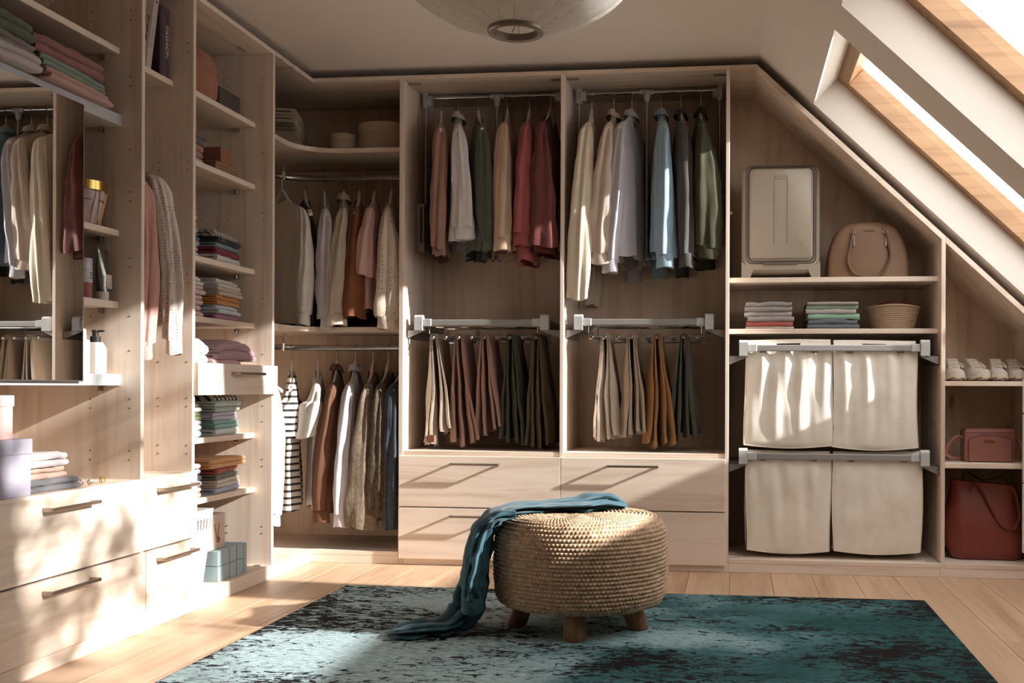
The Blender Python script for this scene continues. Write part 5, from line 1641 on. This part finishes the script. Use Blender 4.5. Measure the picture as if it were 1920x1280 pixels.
sl = mk('sleeve', cloth_strip([(-0.74, 3.56, TOPZ + .006), (-0.81, 3.545, TOPZ - 0.006), (-0.855, 3.535, 0.36), (-0.872, 3.53, 0.27), (-0.878, 3.525, 0.19), (-0.880, 3.52, 0.132)],
                         [0.05, 0.055, 0.05, 0.05, 0.048, 0.040], [0.012, 0.018, 0.026, 0.034, 0.038, 0.034], 60, 48, 4.2, 0.28), M_SHIRT, A, True, 3.0)
rings = []
for dz, k_ in ((0.150, .92), (0.144, 1.06), (0.100, 1.10), (0.096, 1.02), (0.110, .9)):
    rings.append([(-0.880 - loc[0] + 0.036 * k_ * math.cos(a), 3.518 - loc[1] + 0.040 * k_ * math.sin(a), dz - loc[2] + 0.006 * math.sin(a)) for a in [2 * PI * k / 28 for k in range(28)]])
mk('cuff', loft(rings, False, False), M_SHIRT, sl, True, 0.9)
for zz in (0.137, 0.112):
    mk('cuff_button', off(xf(lathe([(0.006, 0), (0.006, 0.003), (0.002, 0.0035)], 12), Matrix.Rotation(PI / 2, 4, 'X')), (-0.874 - loc[0], 3.472 - loc[1], zz - loc[2])), plain('teal_button', '#1b3338', 0.3), sl)

# paper pendant lamp
loc = (-0.540, 2.570, 1.740)
A = thing('paper_pendant_lamp', 'white ribbed paper pendant lamp with metal ring below', 'lamp', loc)
pm, pnt, pb = new_mat('rice_paper')
pb.inputs['Base Color'].default_value = lin('#cfc8bf')
pb.inputs['Roughness'].default_value = 0.9
pb.inputs['Subsurface Weight'].default_value = 0.0
pn = noise_tex(pnt, coords(pnt, (1, 1, 1)), 40.0, 3.0)
pr = ramp(pnt, [(0.3, lin('#e2dbd2')), (0.7, lin('#ebe5dd'))])
pnt.links.new(pn, pr.inputs[0]); pnt.links.new(pr.outputs[0], pb.inputs['Base Color'])
ptr = N(pnt, 'ShaderNodeBsdfTranslucent')
pnt.links.new(pr.outputs[0], ptr.inputs['Color'])
pmx = N(pnt, 'ShaderNodeMixShader')
pmx.inputs[0].default_value = 0.45
pnt.links.new(pb.outputs[0], pmx.inputs[1])
pnt.links.new(ptr.outputs[0], pmx.inputs[2])
pnt.links.new(pmx.outputs[0], pnt.nodes['Material Output'].inputs[0])
RR, HH = 0.345, 0.265
rings = []
NSEG = 18
for i in range(49):
    th = lerp(0.20, PI - 0.20, i / 48)
    ring_ = []
    for k in range(NSEG * 8):
        a = 2 * PI * k / (NSEG * 8)
        sc_ = (k % 8) / 8
        f_ = 1 - 0.016 * (1 - math.sin(PI * sc_)) * math.sin(th) ** 0.5
        ring_.append((RR * math.sin(th) * f_ * math.cos(a), RR * math.sin(th) * f_ * math.sin(a), HH - HH * math.cos(th) * (f_ * .3 + .7)))
    rings.append(ring_)
mk('paper_shade', loft(rings, False, False), pm, A, True, 0.35)
for k in range(NSEG):
    a = 2 * PI * k / NSEG
    mk('seam_wire', tube([(RR * math.sin(th) * .986 * math.cos(a), RR * math.sin(th) * .986 * math.sin(a), HH - HH * math.cos(th) * .993) for th in [lerp(0.20, PI - 0.2, q / 20) for q in range(21)]], 0.0016, 5), plain('shade_wire', '#b8afa5', 0.7), A, True)
RS = plain('ring_metal', '#8f857c', 0.35, 0.7, 0.04)
mk('bottom_ring', lathe([(0.055, -0.005), (0.066, -0.007), (0.070, -0.003), (0.070, 0.005), (0.056, 0.012), (0.053, 0.012), (0.055, -0.005)], 48, False, False), RS, A, True, 0.6)
mk('wire_cross', join(tube([(-0.05, -0.02, 0.016), (0.05, 0.02, 0.016)], 0.0014, 6), tube([(-0.02, 0.05, 0.016), (0.02, -0.05, 0.016)], 0.0014, 6)), RS, A, True)
mk('cord', tube([(0, 0, 0.25), (0, 0, 0.655)], 0.003, 8), plain('cord', '#8c8378', 0.7), A, True)
mk('ceiling_rose', lathe([(0.012, 0.632), (0.045, 0.640), (0.050, 0.660)], 28), plain('rose_white', '#cfc8c0', 0.5), A, True, 0.6)
mk('bulb', lathe([(0.004, 0.21), (0.022, 0.225), (0.030, 0.25), (0.022, 0.285), (0.012, 0.30)], 20), plain('opal_glass', '#d6d0c8', 0.3), A, True)

# ================================================================== OUTSIDE: tree whose leaves dapple the chest, garden ground
structure('ground', box(1.5, 14, -8, 14, -3.4, -3.3, 0), plain('lawn', '#5b6b3a', 0.95, 0, 0.2, 4.0))
rnd = random.Random(5)
loc = (3.7, 0.90, -3.3)
A = thing('garden_tree', 'leafy garden tree outside the skylights', 'tree', loc)
BARK = plain('bark', '#4c3a2c', 0.9, 0, 0.15, 30, 0.4)
mk('trunk', tube(catmull([(0, 0, 0), (0.1, 0.05, 2.0), (0.0, -0.05, 4.0), (0.05, 0.0, 5.6)], 16), [0.14 - 0.006 * k for k in range(17)], 10), BARK, A, True)
V, Fs = [], []
for bi in range(40):
    # twigs reaching in front of the skylight
    end = Vector((2.3 + rnd.uniform(-0.3, 0.3), rnd.uniform(1.85, 3.30), rnd.uniform(1.85, 2.75))) - Vector(loc)
    st = Vector((0.02, 0, rnd.uniform(4.4, 5.5)))
    mid = st.lerp(end, 0.55) + Vector((0, 0, rnd.uniform(0.05, 0.35)))
    pp = catmull([st, mid, end], 14)
    mk('branch', tube(pp, [0.022 - 0.0014 * k for k in range(15)], 6), BARK, A, True)
    for q in range(13):
        c_ = pp[13].lerp(pp[14], rnd.uniform(0.1, 1.05)) + Vector((rnd.gauss(0, .06), rnd.gauss(0, .06), rnd.gauss(0, .06)))
        L1, W_ = rnd.uniform(0.035, 0.065), rnd.uniform(0.016, 0.030)
        Rm = Matrix.Rotation(rnd.uniform(0, 6.3), 3, 'Z') @ Matrix.Rotation(rnd.uniform(-1.2, 1.2), 3, 'X') @ Matrix.Rotation(rnd.uniform(-1.2, 1.2), 3, 'Y')
        b_ = len(V)
        for a_, w_ in ((-1, 0), (-.4, .8), (.2, 1), (1, 0), (.2, -1), (-.4, -.8)):
            V.append(tuple(c_ + Rm @ Vector((a_ * L1, w_ * W_, 0.004 * abs(w_)))))
        Fs.append(tuple(range(b_, b_ + 6)))
fo = mk('foliage', (V, Fs), plain('leaf_green', '#4f6b2f', 0.7, 0, 0.2, 12), A)
fo['kind'] = 'stuff'
